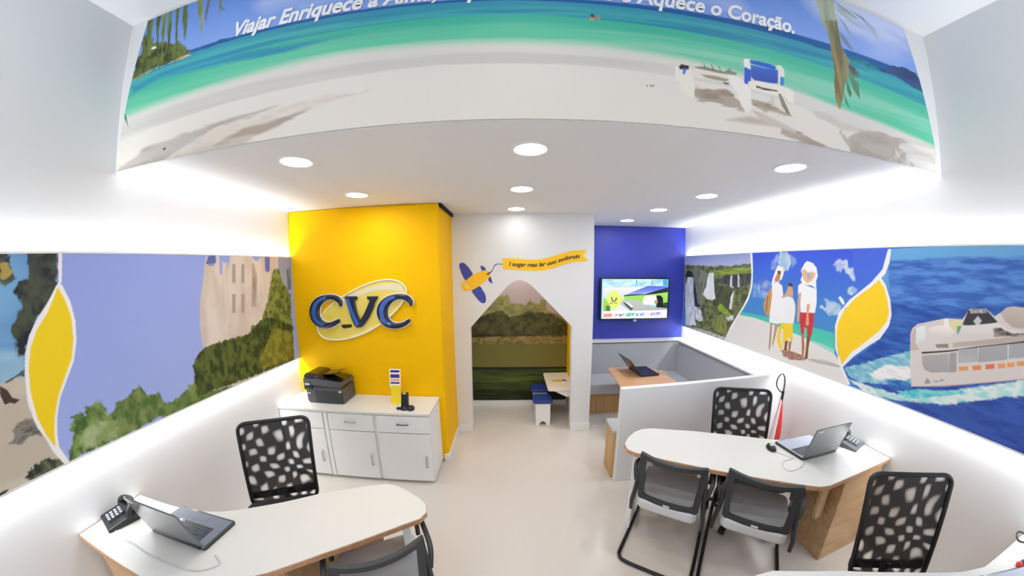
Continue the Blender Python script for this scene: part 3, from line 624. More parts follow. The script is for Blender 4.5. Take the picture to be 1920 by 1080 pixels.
f dcd4d0 .004|1.349,1.264 1.385,1.399 1.402,1.507 1.415,1.599 1.407,1.64 1.38,1.671 1.295,1.704 1.213,1.735 1.117,1.743 1.085,1.806 0.996,1.82 0.946,1.785 0.918,1.808 0.872,1.845 0.799,1.851 0.545,1.891 0.507,1.652 0.493,1.588 0.737,1.491 0.965,1.404 1.157,1.327
f c8b8b0 .004|1.4,1.491 1.409,1.6 1.386,1.659 1.328,1.68 1.375,1.637 1.373,1.545 1.341,1.513
g e8eef2 d8e0e4|1.385,1.651 1.331,1.672 1.314,1.58 1.348,1.558 1.373,1.545
g f6f0ec dcd4d0|1.307,1.657 1.269,1.679 1.207,1.693 1.171,1.688 1.146,1.657 1.182,1.622 1.253,1.615 1.299,1.629
f f4f2ec .003|1.222,1.727 1.199,1.735 1.185,1.689 1.216,1.684
f e4dca8 .01|1.19,1.721 1.117,1.739 1.122,1.683 1.169,1.674
f 5fae84 .003|1.142,1.699 1.116,1.706 1.128,1.654 1.135,1.652
f 3f3f44 .003|1.113,1.712 1.091,1.798 0.995,1.816 0.923,1.756 0.985,1.736 1.06,1.714
f c8ccce .003|1.056,1.742 1.035,1.775 1.01,1.752 1.027,1.716
n 8a8a8c c0c0c0 .01 .01 .003|1.086,1.809 0.999,1.82 0.99,1.798 1.076,1.783
g e8e8e6 dcd8d4|1.112,1.705 0.923,1.753 0.869,1.727 0.781,1.723 0.53,1.782 0.525,1.75 0.776,1.696 0.951,1.686 1.118,1.655
g cfc2b8 b8aaa0|0.915,1.808 0.89,1.84 0.848,1.851 0.799,1.851 0.745,1.819 0.75,1.765 0.796,1.742 0.846,1.743 0.887,1.768
n 4a4448 a89c98 .02 .01 .006|0.944,1.72 0.907,1.733 0.854,1.71 0.78,1.72 0.777,1.702 0.851,1.692 0.931,1.677
f bfb2aa .004|1.151,1.599 0.779,1.711 0.529,1.771 0.525,1.75 0.774,1.683 1.005,1.613 1.146,1.57
f 8f8880 .003|1.252,1.567 1.177,1.587 1.169,1.563 1.238,1.548
f 3a3a3e .002|1.327,1.501 1.17,1.548 1.004,1.609 0.774,1.683 0.525,1.751 0.524,1.744 0.773,1.674 1.003,1.602 1.169,1.538 1.325,1.489
g b4b2b2 a8a6a8|1.321,1.479 1.167,1.529 1.143,1.42 1.243,1.388 1.289,1.394 1.31,1.427
f a4a4a6 .003|1.162,1.532 1.121,1.547 1.1,1.432 1.143,1.417
g adadb0 bcbcbe|1.114,1.565 1.009,1.6 0.995,1.523 1.1,1.486
g b0b0b4 a8a8ac|1.003,1.603 0.856,1.65 0.842,1.57 0.994,1.518
g b4b4b8 acacb0|0.847,1.652 0.524,1.744 0.511,1.674 0.837,1.577
f e0a070 .003|1.095,1.468 1.043,1.483 1.037,1.46 1.088,1.443
f e8905c .003|1.023,1.492 0.975,1.508 0.967,1.482 1.011,1.467
f e0765c .003|0.951,1.517 0.905,1.532 0.899,1.507 0.946,1.49
f f0a068 .003|0.888,1.537 0.849,1.548 0.844,1.524 0.883,1.512
f f0a068 .003|0.841,1.553 0.803,1.564 0.797,1.542 0.835,1.53
f e8a060 .003|0.793,1.57 0.75,1.584 0.745,1.56 0.787,1.548
f e8a060 .003|0.741,1.589 0.685,1.606 0.681,1.582 0.737,1.565
f 9a9c9e .003|1.274,1.32 1.261,1.349 1.239,1.331 1.24,1.317 1.268,1.308
n 8f9294 dcdcdc .012 .012 .002|1.225,1.344 1.158,1.37 1.154,1.358 1.22,1.333
f c8a8b0 .003|1.349,1.263 1.158,1.333 0.965,1.409 0.738,1.496 0.737,1.491 0.964,1.404 1.156,1.326
''',
 'M4': '''
g b4a6aa a89a98|-1,2.2 1,2.2 1,0.05 -1,0.05
n 7a7a4a 98925c .08 .06 .02|-0.728,1.314 -0.579,1.429 -0.375,1.486 -0.172,1.599 -0.071,1.627 -0.03,1.512 0.2,1.481 0.257,1.538 0.373,1.479 0.401,1.551 0.459,1.536 0.488,1.391 0.722,1.301 0.842,1.182 0.847,0.943 -0.739,0.957
n 3c3c20 5a5830 .06 .06 .015|-0.733,1.136 -0.554,1.254 -0.319,1.369 -0.146,1.397 -0.032,1.308 0.257,1.393 0.315,1.364 0.547,1.361 0.723,1.242 0.843,1.122 0.847,0.912 -0.74,0.927
n 23271c 3c4028 .08 .04 .01|-0.736,1.062 0.844,1.048 0.846,0.958 -0.739,0.972
n 6a5c30 98844c .04 .02 .01|-0.737,1.017 0.141,1.041 0.845,1.033 0.848,0.906 -0.741,0.921
g 6e6c34 7a7238|-0.74,0.933 0.847,0.918 0.856,0.559 -0.754,0.574
n 34401c 4c5624 .3 .02 .01|-0.753,0.59 0.856,0.575 0.874,-0.005 -0.778,0.012
n 5c6a2c 42502a .3 .012 .008|-0.759,0.433 0.86,0.449 0.861,0.386 -0.763,0.354
n 1c2410 2c3618 .2 .03 .02|-0.768,0.241 0.867,0.225 0.874,-0.005 -0.778,0.012
f 22281a .01|-0.753,0.584 0.856,0.581 0.857,0.55 -0.755,0.543
''',
 'TV': '''
g 9fc8e8 b4dcf4|1,2 2.6,2 2.6,1 1,1
n 8fc0e4 c8e4f8 .1 .05 .01|1.311,1.811 2.315,1.831 2.32,1.721 1.313,1.708
f 5a90b8 .003|1.811,1.807 1.824,1.809 1.822,1.731 1.813,1.731
f 5a90b8 .003|2.065,1.817 2.078,1.817 2.062,1.738 2.049,1.738
f 4f98cc .005|2.234,1.825 2.315,1.827 2.319,1.725 2.238,1.723
g dcdcf0 c8c8e4|1.314,1.704 1.772,1.708 1.993,1.721 1.775,1.642 1.631,1.586 1.632,1.556 1.317,1.558
g 4a5cc8 8a9ce0|1.993,1.725 2.32,1.717 2.322,1.672 2.146,1.651 1.831,1.599 1.649,1.591 1.775,1.642
f 1f2838 .004|1.631,1.589 1.739,1.599 1.96,1.607 2.32,1.703 2.324,1.624 1.961,1.589 1.777,1.577 1.631,1.569
g 9ad05c 8cc454|1.636,1.573 1.832,1.586 2.054,1.598 2.324,1.633 2.331,1.482 2.251,1.446 1.938,1.467 1.816,1.503 1.638,1.521
g b0b4b0 a0a4a0|1.597,1.521 1.816,1.52 1.937,1.484 2.062,1.43 2.336,1.392 2.339,1.338 1.73,1.358 1.581,1.452
f 3c4048 .003|1.616,1.495 1.653,1.477 1.784,1.397 1.748,1.361 1.654,1.443
f e4e8ec .003|1.652,1.495 1.726,1.468 1.783,1.415 1.747,1.407
f d4d0e0 .004|1.419,1.453 1.581,1.452 1.73,1.361 1.731,1.345 1.422,1.348
g a0c850 88b044|1.317,1.554 1.372,1.54 1.437,1.453 1.431,1.355 1.322,1.357
f 4a7040 .004|1.362,1.441 1.42,1.431 1.431,1.357 1.369,1.358
f f0f2f8 .003|1.927,1.519 1.943,1.563 1.999,1.581 2.13,1.584 2.152,1.518 2.108,1.448 1.939,1.449
f 1a1c20 .003|2.135,1.584 2.206,1.584 2.246,1.544 2.256,1.446 2.332,1.473 2.336,1.392 2.138,1.407 2.154,1.483
f b08070 .003|2.105,1.505 2.161,1.518 2.168,1.474 2.117,1.465
f 0f5030 .003|2.259,1.473 2.326,1.482 2.331,1.401 2.252,1.429
g d4dc74 c8d468|1.367,1.575 1.432,1.652 1.48,1.674 1.53,1.652 1.567,1.6 1.632,1.539 1.572,1.452 1.511,1.391 1.485,1.37 1.448,1.388 1.42,1.444 1.373,1.514
f 5a5c2c .002|1.438,1.561 1.456,1.564 1.462,1.522 1.485,1.5 1.515,1.557 1.528,1.557 1.525,1.522 1.49,1.487 1.463,1.492 1.444,1.514
f 5a5c2c .002|1.418,1.479 1.463,1.479 1.464,1.468 1.419,1.469
f 5a5c2c .002|1.486,1.477 1.535,1.478 1.535,1.47 1.486,1.468
f e8ecf8 .003|1.322,1.354 1.73,1.354 2.337,1.365 2.344,1.248 1.326,1.24
f e88c88 .003|1.33,1.319 1.459,1.322 1.461,1.269 1.331,1.264
n 40484c e8ecf8 .012 .03 .001|1.5,1.313 1.64,1.317 1.633,1.276 1.506,1.273
n 1fa090 b0e8e0 .015 .04 .002|1.667,1.328 1.805,1.328 1.805,1.278 1.668,1.275
n 3c68d0 c8d8f8 .015 .03 .002|1.825,1.325 1.963,1.327 1.963,1.28 1.828,1.278
n 6c70c8 dcdcf8 .015 .03 .002|2.006,1.322 2.237,1.339 2.241,1.286 2.01,1.281
''',
}
SHAPES = {
 'stroke C 0': [(-1.675,1.647),(-1.678,1.688),(-1.71,1.719),(-1.754,1.737),(-1.816,1.736),(-1.879,1.716),(-1.936,1.675),(-1.967,1.621),(-1.974,1.572),(-1.962,1.524),(-1.924,1.482),(-1.864,1.458),(-1.801,1.462),(-1.745,1.484),(-1.7,1.507)],
 'stroke C 1': [(-0.955,1.648),(-0.96,1.687),(-0.993,1.718),(-1.04,1.733),(-1.102,1.729),(-1.159,1.708),(-1.21,1.668),(-1.238,1.621),(-1.244,1.576),(-1.234,1.528),(-1.204,1.488),(-1.153,1.459),(-1.09,1.454),(-1.026,1.473),(-0.973,1.509)],
 'poly V': [(-1.63,1.725),(-1.619,1.742),(-1.5,1.743),(-1.488,1.719),(-1.506,1.703),(-1.525,1.708),(-1.519,1.666),(-1.504,1.577),(-1.481,1.509),(-1.439,1.563),(-1.397,1.638),(-1.366,1.698),(-1.387,1.712),(-1.397,1.738),(-1.28,1.74),(-1.281,1.725),(-1.312,1.684),(-1.342,1.61),(-1.383,1.536),(-1.435,1.471),(-1.47,1.44),(-1.523,1.433),(-1.546,1.464),(-1.574,1.536),(-1.597,1.625),(-1.61,1.694)],
 'poly oval': [(-1.964,1.445),(-1.961,1.395),(-1.931,1.346),(-1.871,1.314),(-1.762,1.305),(-1.638,1.32),(-1.515,1.353),(-1.4,1.399),(-1.272,1.471),(-1.183,1.535),(-1.102,1.608),(-1.036,1.688),(-0.998,1.766),(-1.009,1.819),(-1.055,1.866),(-1.129,1.89),(-1.22,1.892),(-1.333,1.871),(-1.443,1.836),(-1.555,1.788),(-1.663,1.735),(-1.758,1.682),(-1.85,1.606),(-1.914,1.544),(-1.954,1.491)],
 'poly gloss': [(-1.603,1.745),(-1.482,1.79),(-1.371,1.825),(-1.264,1.85),(-1.158,1.858),(-1.076,1.85),(-1.036,1.823),(-1.025,1.773),(-1.093,1.787),(-1.196,1.796),(-1.302,1.791),(-1.411,1.766),(-1.485,1.743)],
 'poly tag': [(-1.69,1.457),(-1.662,1.464),(-1.58,1.464),(-1.582,1.436),(-1.666,1.425),(-1.691,1.443)],
 'poly wing_a': [(-0.595,2.012),(-0.59,2.038),(-0.567,2.051),(-0.536,2.045),(-0.492,2.001),(-0.462,1.957),(-0.445,1.912),(-0.518,1.852),(-0.549,1.887),(-0.574,1.94)],
 'poly wing_b': [(-0.455,1.738),(-0.371,1.784),(-0.336,1.741),(-0.31,1.696),(-0.3,1.651),(-0.302,1.61),(-0.325,1.59),(-0.366,1.606),(-0.418,1.67)],
 'poly body': [(-0.571,1.78),(-0.567,1.811),(-0.522,1.851),(-0.449,1.908),(-0.368,1.947),(-0.305,1.962),(-0.27,1.954),(-0.248,1.918),(-0.253,1.892),(-0.307,1.839),(-0.38,1.782),(-0.453,1.742),(-0.516,1.73),(-0.556,1.743)],
 'poly nose': [(-0.542,1.797),(-0.518,1.822),(-0.488,1.779),(-0.48,1.752),(-0.52,1.756)],
 'poly tail_a': [(-0.354,2.008),(-0.347,2.015),(-0.318,2.004),(-0.294,1.972),(-0.332,1.957),(-0.348,1.982)],
 'poly tail_b': [(-0.271,1.856),(-0.248,1.892),(-0.235,1.865),(-0.224,1.816),(-0.245,1.825)],
 'poly string': [(-0.288,1.914),(-0.277,1.929),(-0.243,1.945),(-0.216,1.971),(-0.205,2.007),(-0.189,2.029),(-0.162,2.037),(-0.104,2.03),(-0.105,2.025),(-0.16,2.032),(-0.184,2.023),(-0.2,2.003),(-0.211,1.968),(-0.236,1.938),(-0.27,1.912)],
 'poly ribbon': [(-0.108,2.094),(-0.037,2.098),(0.051,2.093),(0.14,2.083),(0.237,2.078),(0.335,2.084),(0.451,2.113),(0.567,2.148),(0.674,2.175),(0.765,2.184),(0.845,2.189),(0.806,2.125),(0.861,2.064),(0.765,2.057),(0.675,2.046),(0.567,2.015),(0.451,1.975),(0.344,1.954),(0.237,1.95),(0.139,1.955),(0.05,1.967),(-0.039,1.971),(-0.099,1.968)],
 'line base': [(-0.034,2.012),(0.05,2.006),(0.139,2.0),(0.228,1.998),(0.317,2.001),(0.406,2.013),(0.495,2.036),(0.585,2.066),(0.675,2.086),(0.765,2.095)],
}
def _hash(ix, iy, s):
    h = (ix * 374761393 + iy * 668265263 + s * 974634777) & 0xffffffff
    h = ((h ^ (h >> 13)) * 1274126177) & 0xffffffff
    return ((h ^ (h >> 16)) & 0xffff) / 65535.0
def vnoise(u, v, su, sv, seed):
    tot = 0; amp = 0
    for o_, w in ((1, .55), (2.3, .3), (5.1, .15)):
        x, y = u / su * o_, v / sv * o_
        ix, iy = np.floor(x).astype(np.int64), np.floor(y).astype(np.int64)
        fx, fy = x - ix, y - iy
        fx = fx * fx * (3 - 2 * fx); fy = fy * fy * (3 - 2 * fy)
        n = (_hash(ix, iy, seed) * (1 - fx) + _hash(ix + 1, iy, seed) * fx) * (1 - fy) + (_hash(ix, iy + 1, seed) * (1 - fx) + _hash(ix + 1, iy + 1, seed) * fx) * fy
        tot = tot + n * w
    return tot
def polymask(u, v, P, soft):
    n = len(P)
    ins = np.zeros(u.shape, bool)
    d2 = np.full(u.shape, 1e9)
    for i in range(n):
        x1, y1 = P[i]; x2, y2 = P[(i + 1) % n]
        if y1 != y2:
            c = ((y1 > v) != (y2 > v)) & (u < (x2 - x1) * (v - y1) / (y2 - y1) + x1)
            ins ^= c
        dx, dy = x2 - x1, y2 - y1
        L = dx * dx + dy * dy
        if L == 0: continue
        t = np.clip(((u - x1) * dx + (v - y1) * dy) / L, 0, 1)
        q = (u - x1 - t * dx) ** 2 + (v - y1 - t * dy) ** 2
        d2 = np.minimum(d2, q)
    d = np.sqrt(d2)
    return np.clip(.5 + np.where(ins, d, -d) / soft, 0, 1)
def paint(key, u, v):
    rgb = np.full(u.shape + (3,), .8)
    sd = 1
    for line in PAINT[key].strip().splitlines():
        spec, pts = line.split('|')
        t = spec.split()
        P = [tuple(map(float, q.split(','))) for q in pts.split()]
        sd += 1
        k = t[0]
        if k == 'f': c1 = c2 = t[1]; soft = float(t[2])
        elif k == 'g': c1, c2 = t[1], t[2]; soft = float(t[3]) if len(t) > 3 else .004
        else: c1, c2 = t[1], t[2]; su, sv, soft = map(float, t[3:6])
        xs = [p[0] for p in P]; ys = [p[1] for p in P]
        m = (u > min(xs) - soft) & (u < max(xs) + soft) & (v > min(ys) - soft) & (v < max(ys) + soft)
        if not m.any(): continue
        uu, vv = u[m], v[m]
        if k == 'n':
            # organic outline: wobble the look-up a little
            w = min(su, sv, .04) * 1.1
            uq = uu + (vnoise(uu, vv, su * .7, sv * .7, sd + 50) - .5) * w
            vq = vv + (vnoise(uu, vv, su * .7, sv * .7, sd + 90) - .5) * w
        else: uq, vq = uu, vv
        a = polymask(uq, vq, P, max(soft, .0015))[:, None]
        C1, C2 = np.array(lin(c1)[:3]), np.array(lin(c2)[:3])
        if k == 'g':
            f = np.clip((max(ys) - vv) / max(1e-6, max(ys) - min(ys)), 0, 1)[:, None]
        elif k == 'n':
            f = np.clip((vnoise(uu, vv, su, sv, sd) - .5) * 3.0 + .5, 0, 1)[:, None]
        else: f = 0
        c = C1 * (1 - f) + C2 * f
        rgb[m] = rgb[m] * (1 - a) + c * a
    return rgb
def grid_picture(name, key, S, T, fn, m, thick, nrm, parent=None):
    """S,T 1-D parameter arrays; fn(S,T grids) -> world xyz arrays and (u,v); the panel has a back and edges"""
    ss, tt = np.meshgrid(S, T, indexing='xy')
    X, Y, Z, U, V = fn(ss, tt)
    nv, nu = ss.shape
    rgb = paint(key, U, V)
    co = np.stack([X, Y, Z], -1).reshape(-1, 3)
    idx = np.arange(nv * nu).reshape(nv, nu)
    q = np.stack([idx[:-1, :-1], idx[:-1, 1:], idx[1:, 1:], idx[1:, :-1]], -1).reshape(-1, 4)
    # rim + back
    loop = np.concatenate([idx[0, :], idx[1:, -1], idx[-1, -2::-1], idx[-2:0:-1, 0]])
    bco = co[loop] - np.array(nrm) * thick
    base = len(co)
    bi = base + np.arange(len(loop))
    nx = np.roll(np.arange(len(loop)), -1)
    side = np.stack([loop, loop[nx], bi[nx], bi], -1)
    co = np.concatenate([co, bco])
    corners = [base, base + nu - 1, base + nu - 1 + nv - 1, base + 2 * (nu - 1) + nv - 1]
    allq = np.concatenate([q, side, np.array([corners])])
    a, b, c = co[q[0][0]], co[q[0][1]], co[q[0][2]]
    if np.dot(np.cross(b - a, c - a), nrm) < 0: allq = allq[:, ::-1]
    me = bpy.data.meshes.new(name)
    me.vertices.add(len(co)); me.vertices.foreach_set('co', co.astype(np.float32).ravel())
    nf = len(allq)
    me.loops.add(nf * 4); me.loops.foreach_set('vertex_index', allq.astype(np.int32).ravel())
    me.polygons.add(nf)
    me.polygons.foreach_set('loop_start', np.arange(nf, dtype=np.int32) * 4)
    try: me.polygons.foreach_set('loop_total', np.full(nf, 4, np.int32))
    except Exception: pass
    me.polygons.foreach_set('material_index', np.concatenate([np.zeros(len(q), np.int32), np.ones(nf - len(q), np.int32)]))
    me.update(calc_edges=True)
    ca = me.color_attributes.new('ink', 'FLOAT_COLOR', 'POINT')
    full = np.ones((len(co), 4), np.float32)
    full[:base, :3] = rgb.reshape(-1, 3)
    ca.data.foreach_set('color', full.ravel())
    me.materials.append(m); me.materials.append(trim_m)
    me.validate()
    o = bpy.data.objects.new(name, me); COL.objects.link(o)
    if parent:
        o.parent = parent
        me.transform(parent.matrix_basis.inverted())
    return o
ink = printed('printed_vinyl', .5)

# ================================================================== THE ROOM
structure('floor', MB().bb(XL - .1, XR + .1, YF, YBL + .1, -.1, 0), floor_m)
structure('trim_1', MB().prism([(.98, YW + .12), (XR, YW + .12), (XR, YBL), (.98, YBL)], .0, .004), floor_g)
structure('wall_left', MB().bb(XL - .12, XL, YF, YW + .9, 0, ZH + .1), white_wall)
structure('wall_right', MB().bb(XR, XR + .12, YF, YBL + .12, 0, ZH + .1), white_wall)
structure('ceiling', MB().bb(XL, XR, YB, YBL, ZC, ZC + .12), ceil_m)
structure('ceiling_front', MB().bb(XL, XR, YF, YB + .12, ZH, ZH + .12), ceil_m)
structure('wall_bulkhead', MB().bb(XL, XR, YB, YB + .12, ZC + .12, ZH), white_wall)
# shopfront: frame of the open front behind the camera
structure('wall_front', MB().bb(XL, XR, YF, YF + .12, 2.95, ZH).bb(XL, XL + .35, YF, YF + .12, 0, 2.95).bb(XR - .35, XR, YF, YF + .12, 0, 2.95), white_wall)
# yellow block on the left
structure('wall_yellow', MB().bb(XL, -.676, YY, YW + .02, 0, ZC), yellow, bevel=.02, seg=3)
structure('baseboard_yellow', MB().bb(-.72, -.655, YY - .012, YY + .06, 0, .085).bb(-.72, -.668, YY + .06, YW, 0, .085), trim_m, bevel=.004)
structure('trim_2', MB().bb(-.68, -.655, YY + .02, YW, ZC - .035, ZC), shadow_gap)  # black strip stands in for the shade in the gap under the ceiling
# white back wall with the house-shaped opening
opening = rounded([(-.5, 0.0), (-.487, 1.305), (.08, 1.93), (.682, 1.312), (.70, 0.0)], [0, .015, .23, .015, 0], 10)
XW0, XW1 = -.70, .93
wall_pts = [(XW0, 0), (-.5, 0)] + opening[1:-1] + [(.70, 0), (XW1, 0), (XW1, ZC), (XW0, ZC)]
def wall_with_hole():
    mb = MB(); bm = mb.bm
    y0, y1 = YW, YW + .10
    # split at the apex into two simple polygons
    k = min(range(len(opening)), key=lambda i: -opening[i][1])
    L = [(XW0, 0)] + opening[:k + 1] + [(opening[k][0], ZC), (XW0, ZC)]
    R = [(opening[k][0], ZC)] + opening[k:] + [(XW1, 0), (XW1, ZC)]
    mb.prism(L, y0, y1, 'xz'); mb.prism(R, y0, y1, 'xz')
    return mb
structure('wall_back', wall_with_hole(), white_wall)
structure('baseboard_back', MB().bb(-.67, -.502, YW - .012, YW, 0, .10).bb(.702, XW1, YW - .012, YW, 0, .10).bb(XW1, XW1 + .012, YW - .012, YW + .1, 0, .10), trim_m, bevel=.003)
# play room behind it
structure('wall_playroom_back', MB().bb(-.75, .93, 4.26, 4.36, 0, 2.45), white_wall)
structure('wall_playroom_left', MB().bb(-.75, -.66, YW + .1, 4.26, 0, 2.45), white_wall)
structure('wall_playroom_right', MB().bb(.785, XW1, YW + .1, YBL, 0, ZC), white_wall)
structure('wall_playroom_yellow', MB().bb(.775, .785, YW + .1, 4.26, .16, 2.45), yellow)
structure('ceiling_playroom', MB().bb(-.75, .79, YW + .1, 4.36, 2.45, 2.5), ceil_m)
structure('baseboard_playroom', MB().bb(-.66, .775, 4.245, 4.26, 0, .075), trim_m)
# blue wall at the end of the booth
structure('wall_blue', MB().bb(XW1, XR, YBL, YBL + .1, 0, ZC), blue)

# ---- pictures
def m1(s, t):
    x0 = -2.235 + .15 * t; x1 = 2.585 - .20 * t
    z = ZC + .004 + t * (ZH - ZC - .03)
    x = x0 + (x1 - x0) * s
    return x, np.full_like(x, YB - .012), z, x, z
beach = grid_picture('beach_mural', 'M1', np.linspace(0, 1, 1150), np.linspace(0, 1, 230), m1, ink, .012, (0, -1, 0))
tag(beach, 'large tropical beach print with loungers and a white slogan, above the low ceiling edge', 'mural')
T = 'Viajar Enriquece a Alma, Expande a Mente e Aquece o Coração.'
def slogan(part, x0, x1, zf):
    me = text_mesh(part, .1, extrude=.0015, shear=.28, bold=.003, space=1.0)
    xs = [v.co.x for v in me.vertices]
    a, b = min(xs), max(xs)
    for v in me.vertices:
        f = (v.co.x - a) / (b - a)
        x = x0 + (x1 - x0) * f
        v.co = (x, YB - .015 - v.co.z, zf(x) + v.co.y * 1.12)
    me.materials.clear(); me.materials.append(letter_w)
    o = bpy.data.objects.new('lettering', me); COL.objects.link(o); o.parent = beach
    return o
slogan(T, -1.37, 1.425, lambda x: 3.193 - .004 * x * x).name = 'slogan_lettering'

def m2(s, t):
    y = s; z = 1.11 + t * (2.146 - 1.11)
    return np.full_like(y, XL + .03), y, z, y, z
Ys = np.concatenate([np.linspace(-1.5, .42, 50)[:-1], .42 + (YY - .003 - .42) * np.linspace(0, 1, 620)])
leftm = grid_picture('left_wall_mural', 'M2', Ys, np.linspace(0, 1, 230), m2, ink, .012, (1, 0, 0))
tag(leftm, 'long printed wall panel with palm beach, blue sky and trees, above the left desk', 'mural')
def m3(s, t):
    y = s; z = 1.115 + t * (2.17 - 1.115)
    return np.full_like(y, XR - .03), y, z, y, z
Ys = np.concatenate([np.linspace(-1.5, .5, 50)[:-1], .5 + (2.7 - .5) * np.linspace(0, 1, 560)[:-1], 2.7 + (4.43 - 2.7) * np.linspace(0, 1, 420)])
rightm = grid_picture('right_wall_mural', 'M3', Ys, np.linspace(0, 1, 260), m3, ink, .012, (-1, 0, 0))
tag(rightm, 'long printed wall panel with waterfall, family on beach and cruise ship, on the right wall', 'mural')
def m4(s, t):
    x = -.655 + s * (.772 + .655); z = .078 + t * (2.2 - .078)
    return x, np.full_like(x, 4.252), z, x, z
playm = grid_picture('garden_mural', 'M4', np.linspace(0, 1, 260), np.linspace(0, 1, 330), m4, ink, .006, (0, -1, 0))
tag(playm, 'printed park lawn and trees covering the wall inside the house-shaped opening', 'mural')
# thin pale frames on the panels' edges
def rail(name, parent, x, y0, y1, z):
    obj(name, MB().bb(x - .006, x + .006, y0, y1, z - .006, z + .006), trim_m, parent)
rail('edge_rail', leftm, XL + .026, -1.5, YY - .003, 2.146); rail('edge_rail', leftm, XL + .026, -1.5, YY - .003, 1.108)
rail('edge_rail', rightm, XR - .026, -1.5, 4.43, 2.172); rail('edge_rail', rightm, XR - .026, -1.5, 4.43, 1.113)

# ---- sign on the yellow wall
sg = thing('wall_sign', 'big glossy navy CVC letters over a pale oval on the yellow wall', 'sign', (-1.49, YY, 1.6))
oval = [tuple(p) for p in smooth_path([(x, z, 0) for x, z in SHAPES['poly oval']], 4, True)]
oval = [(p[0], p[1]) for p in oval]
obj('oval_plate', MB().prism(oval, YY - .012, YY - .002, 'xz'), ovalm, sg, world=True)
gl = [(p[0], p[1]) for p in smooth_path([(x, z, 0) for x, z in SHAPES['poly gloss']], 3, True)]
obj('oval_highlight', MB().prism(gl, YY - .0135, YY - .011, 'xz'), glossm, sg, world=True)['label'] = 'painted cream highlight band'  # highlight on the oval, painted as a separate cream piece
obj('oval_rim', MB().tube([(x, YY - .014, z) for x, z in oval], .0075, 8, True), rim_m, sg, world=True, smooth=True)
WC = [.022, .048, .052, .046, .050, .070, .092, .106, .108, .100, .082, .060, .048, .042, .032]
def stroke_ring(pts, w, grow=0.0):
    C = smooth_path([(x, z, 0) for x, z in pts], 5)
    W = []
    for i in range(len(pts) - 1):
        for k in range(5): W.append(w[i] + (w[i + 1] - w[i]) * k / 5)
    W.append(w[-1])
    L, R = [], []
    for i, c in enumerate(C):
        t = (C[min(i + 1, len(C) - 1)] - C[max(i - 1, 0)]).normalized()
        n = Vector((-t.y, t.x, 0)); h = W[i] / 2 + grow
        L.append(c + n * h); R.append(c - n * h)
    t0 = (C[0] - C[1]).normalized() * (W[0] * .4 + grow); t1 = (C[-1] - C[-2]).normalized() * (W[-1] * .4 + grow)
    poly = L + [C[-1] + t1] + R[::-1] + [C[0] + t0]
    return [(p.x, p.y) for p in poly], L, R
def ribbon_mesh(L, R, y0, y1, dome=.0):
    mb = MB()
    rings = []
    for a, b in zip(L, R):
        c = (a + b) / 2
        rings.append([(a.x, y0, a.y), (a.x, y1, a.y), (a.x * .75 + b.x * .25, y1 - dome, a.y * .75 + b.y * .25), (c.x, y1 - dome * 1.25, c.y),
                      (b.x * .75 + a.x * .25, y1 - dome, b.y * .75 + a.y * .25), (b.x, y1, b.y), (b.x, y0, b.y)])
    return mb.loft(rings)
for key, w in (('stroke C 0', WC), ('stroke C 1', WC)):
    _, L, R = stroke_ring(SHAPES[key], w)
    l = obj('letter_c', ribbon_mesh(L, R, YY - .012, YY - .035, .010), navy, sg, world=True)
    _, L2, R2 = stroke_ring(SHAPES[key], w, .010)
    h = obj('letter_rim', ribbon_mesh(L2, R2, YY - .012, YY - .020, 0), rim_m, l, world=False)
    h.data.transform(sg.matrix_basis.inverted())
    k0, k1 = 25, 50
    _, L3, R3 = stroke_ring(SHAPES[key][4:12], [x * .42 for x in w[4:12]])
    f = obj('letter_face', ribbon_mesh([p + Vector((-.004, 0, 0)) for p in L3], [p + Vector((-.004, 0, 0)) for p in R3], YY - .040, YY - .0475, .003), navy2, l)
    f.data.transform(sg.matrix_basis.inverted()); f['label'] = 'bright blue centre of the letter'
V = SHAPES['poly V']
l = obj('letter_v', MB().prism(V, YY - .036, YY - .012, 'xz'), navy, sg, world=True, bevel=.012, seg=3)
cx = sum(p[0] for p in V) / len(V); cz = sum(p[1] for p in V) / len(V)
h = obj('letter_face', MB().prism([(-1.618, 1.722), (-1.578, 1.722), (-1.543, 1.60), (-1.487, 1.475), (-1.50, 1.455), (-1.525, 1.462), (-1.578, 1.585)], YY - .041, YY - .034, 'xz'), navy2, l, bevel=.003)
h.data.transform(sg.matrix_basis.inverted()); h['label'] = 'bright blue left arm of the letter'
obj('small_plate', MB().prism(SHAPES['poly tag'], YY - .02, YY - .011, 'xz'), blackp, sg, world=True, bevel=.003)['label'] = 'small dark line of lettering under the first letter'

# ---- airplane and ribbon stickers on the white wall
pl = thing('airplane_sticker', 'yellow and blue toy airplane sticker on the white wall', 'sticker', (-.40, YW, 1.85))
for nm, key, m, d in (('wing', 'poly wing_a', dec_b, .003), ('wing', 'poly wing_b', dec_b, .003), ('tail_fin', 'poly tail_a', dec_b, .003), ('tail_fin', 'poly tail_b', dec_b, .003), ('fuselage', 'poly body', dec_y, .005), ('nose_highlight', 'poly nose', dec_n, .006), ('tow_string', 'poly string', dark_v, .007)):
    P = [(p[0], p[1]) for p in smooth_path([(x, z, 0) for x, z in SHAPES[key]], 3, True)] if key != 'poly string' else SHAPES[key]
    obj(nm, MB().prism(P, YW - d, YW, 'xz'), m, pl, world=True)
rb = thing('ribbon_sticker', 'yellow waving ribbon banner sticker with dark script, right of the airplane', 'sticker', (.38, YW, 2.0))
obj('ribbon', MB().prism(SHAPES['poly ribbon'], YW - .004, YW, 'xz'), dec_y, rb, world=True)
bl = SHAPES['line base']
def base_z(x):
    for (xa, za), (xb, zb) in zip(bl, bl[1:]):
        if x <= xb: return za + (zb - za) * (x - xa) / (xb - xa)
    return bl[-1][1]
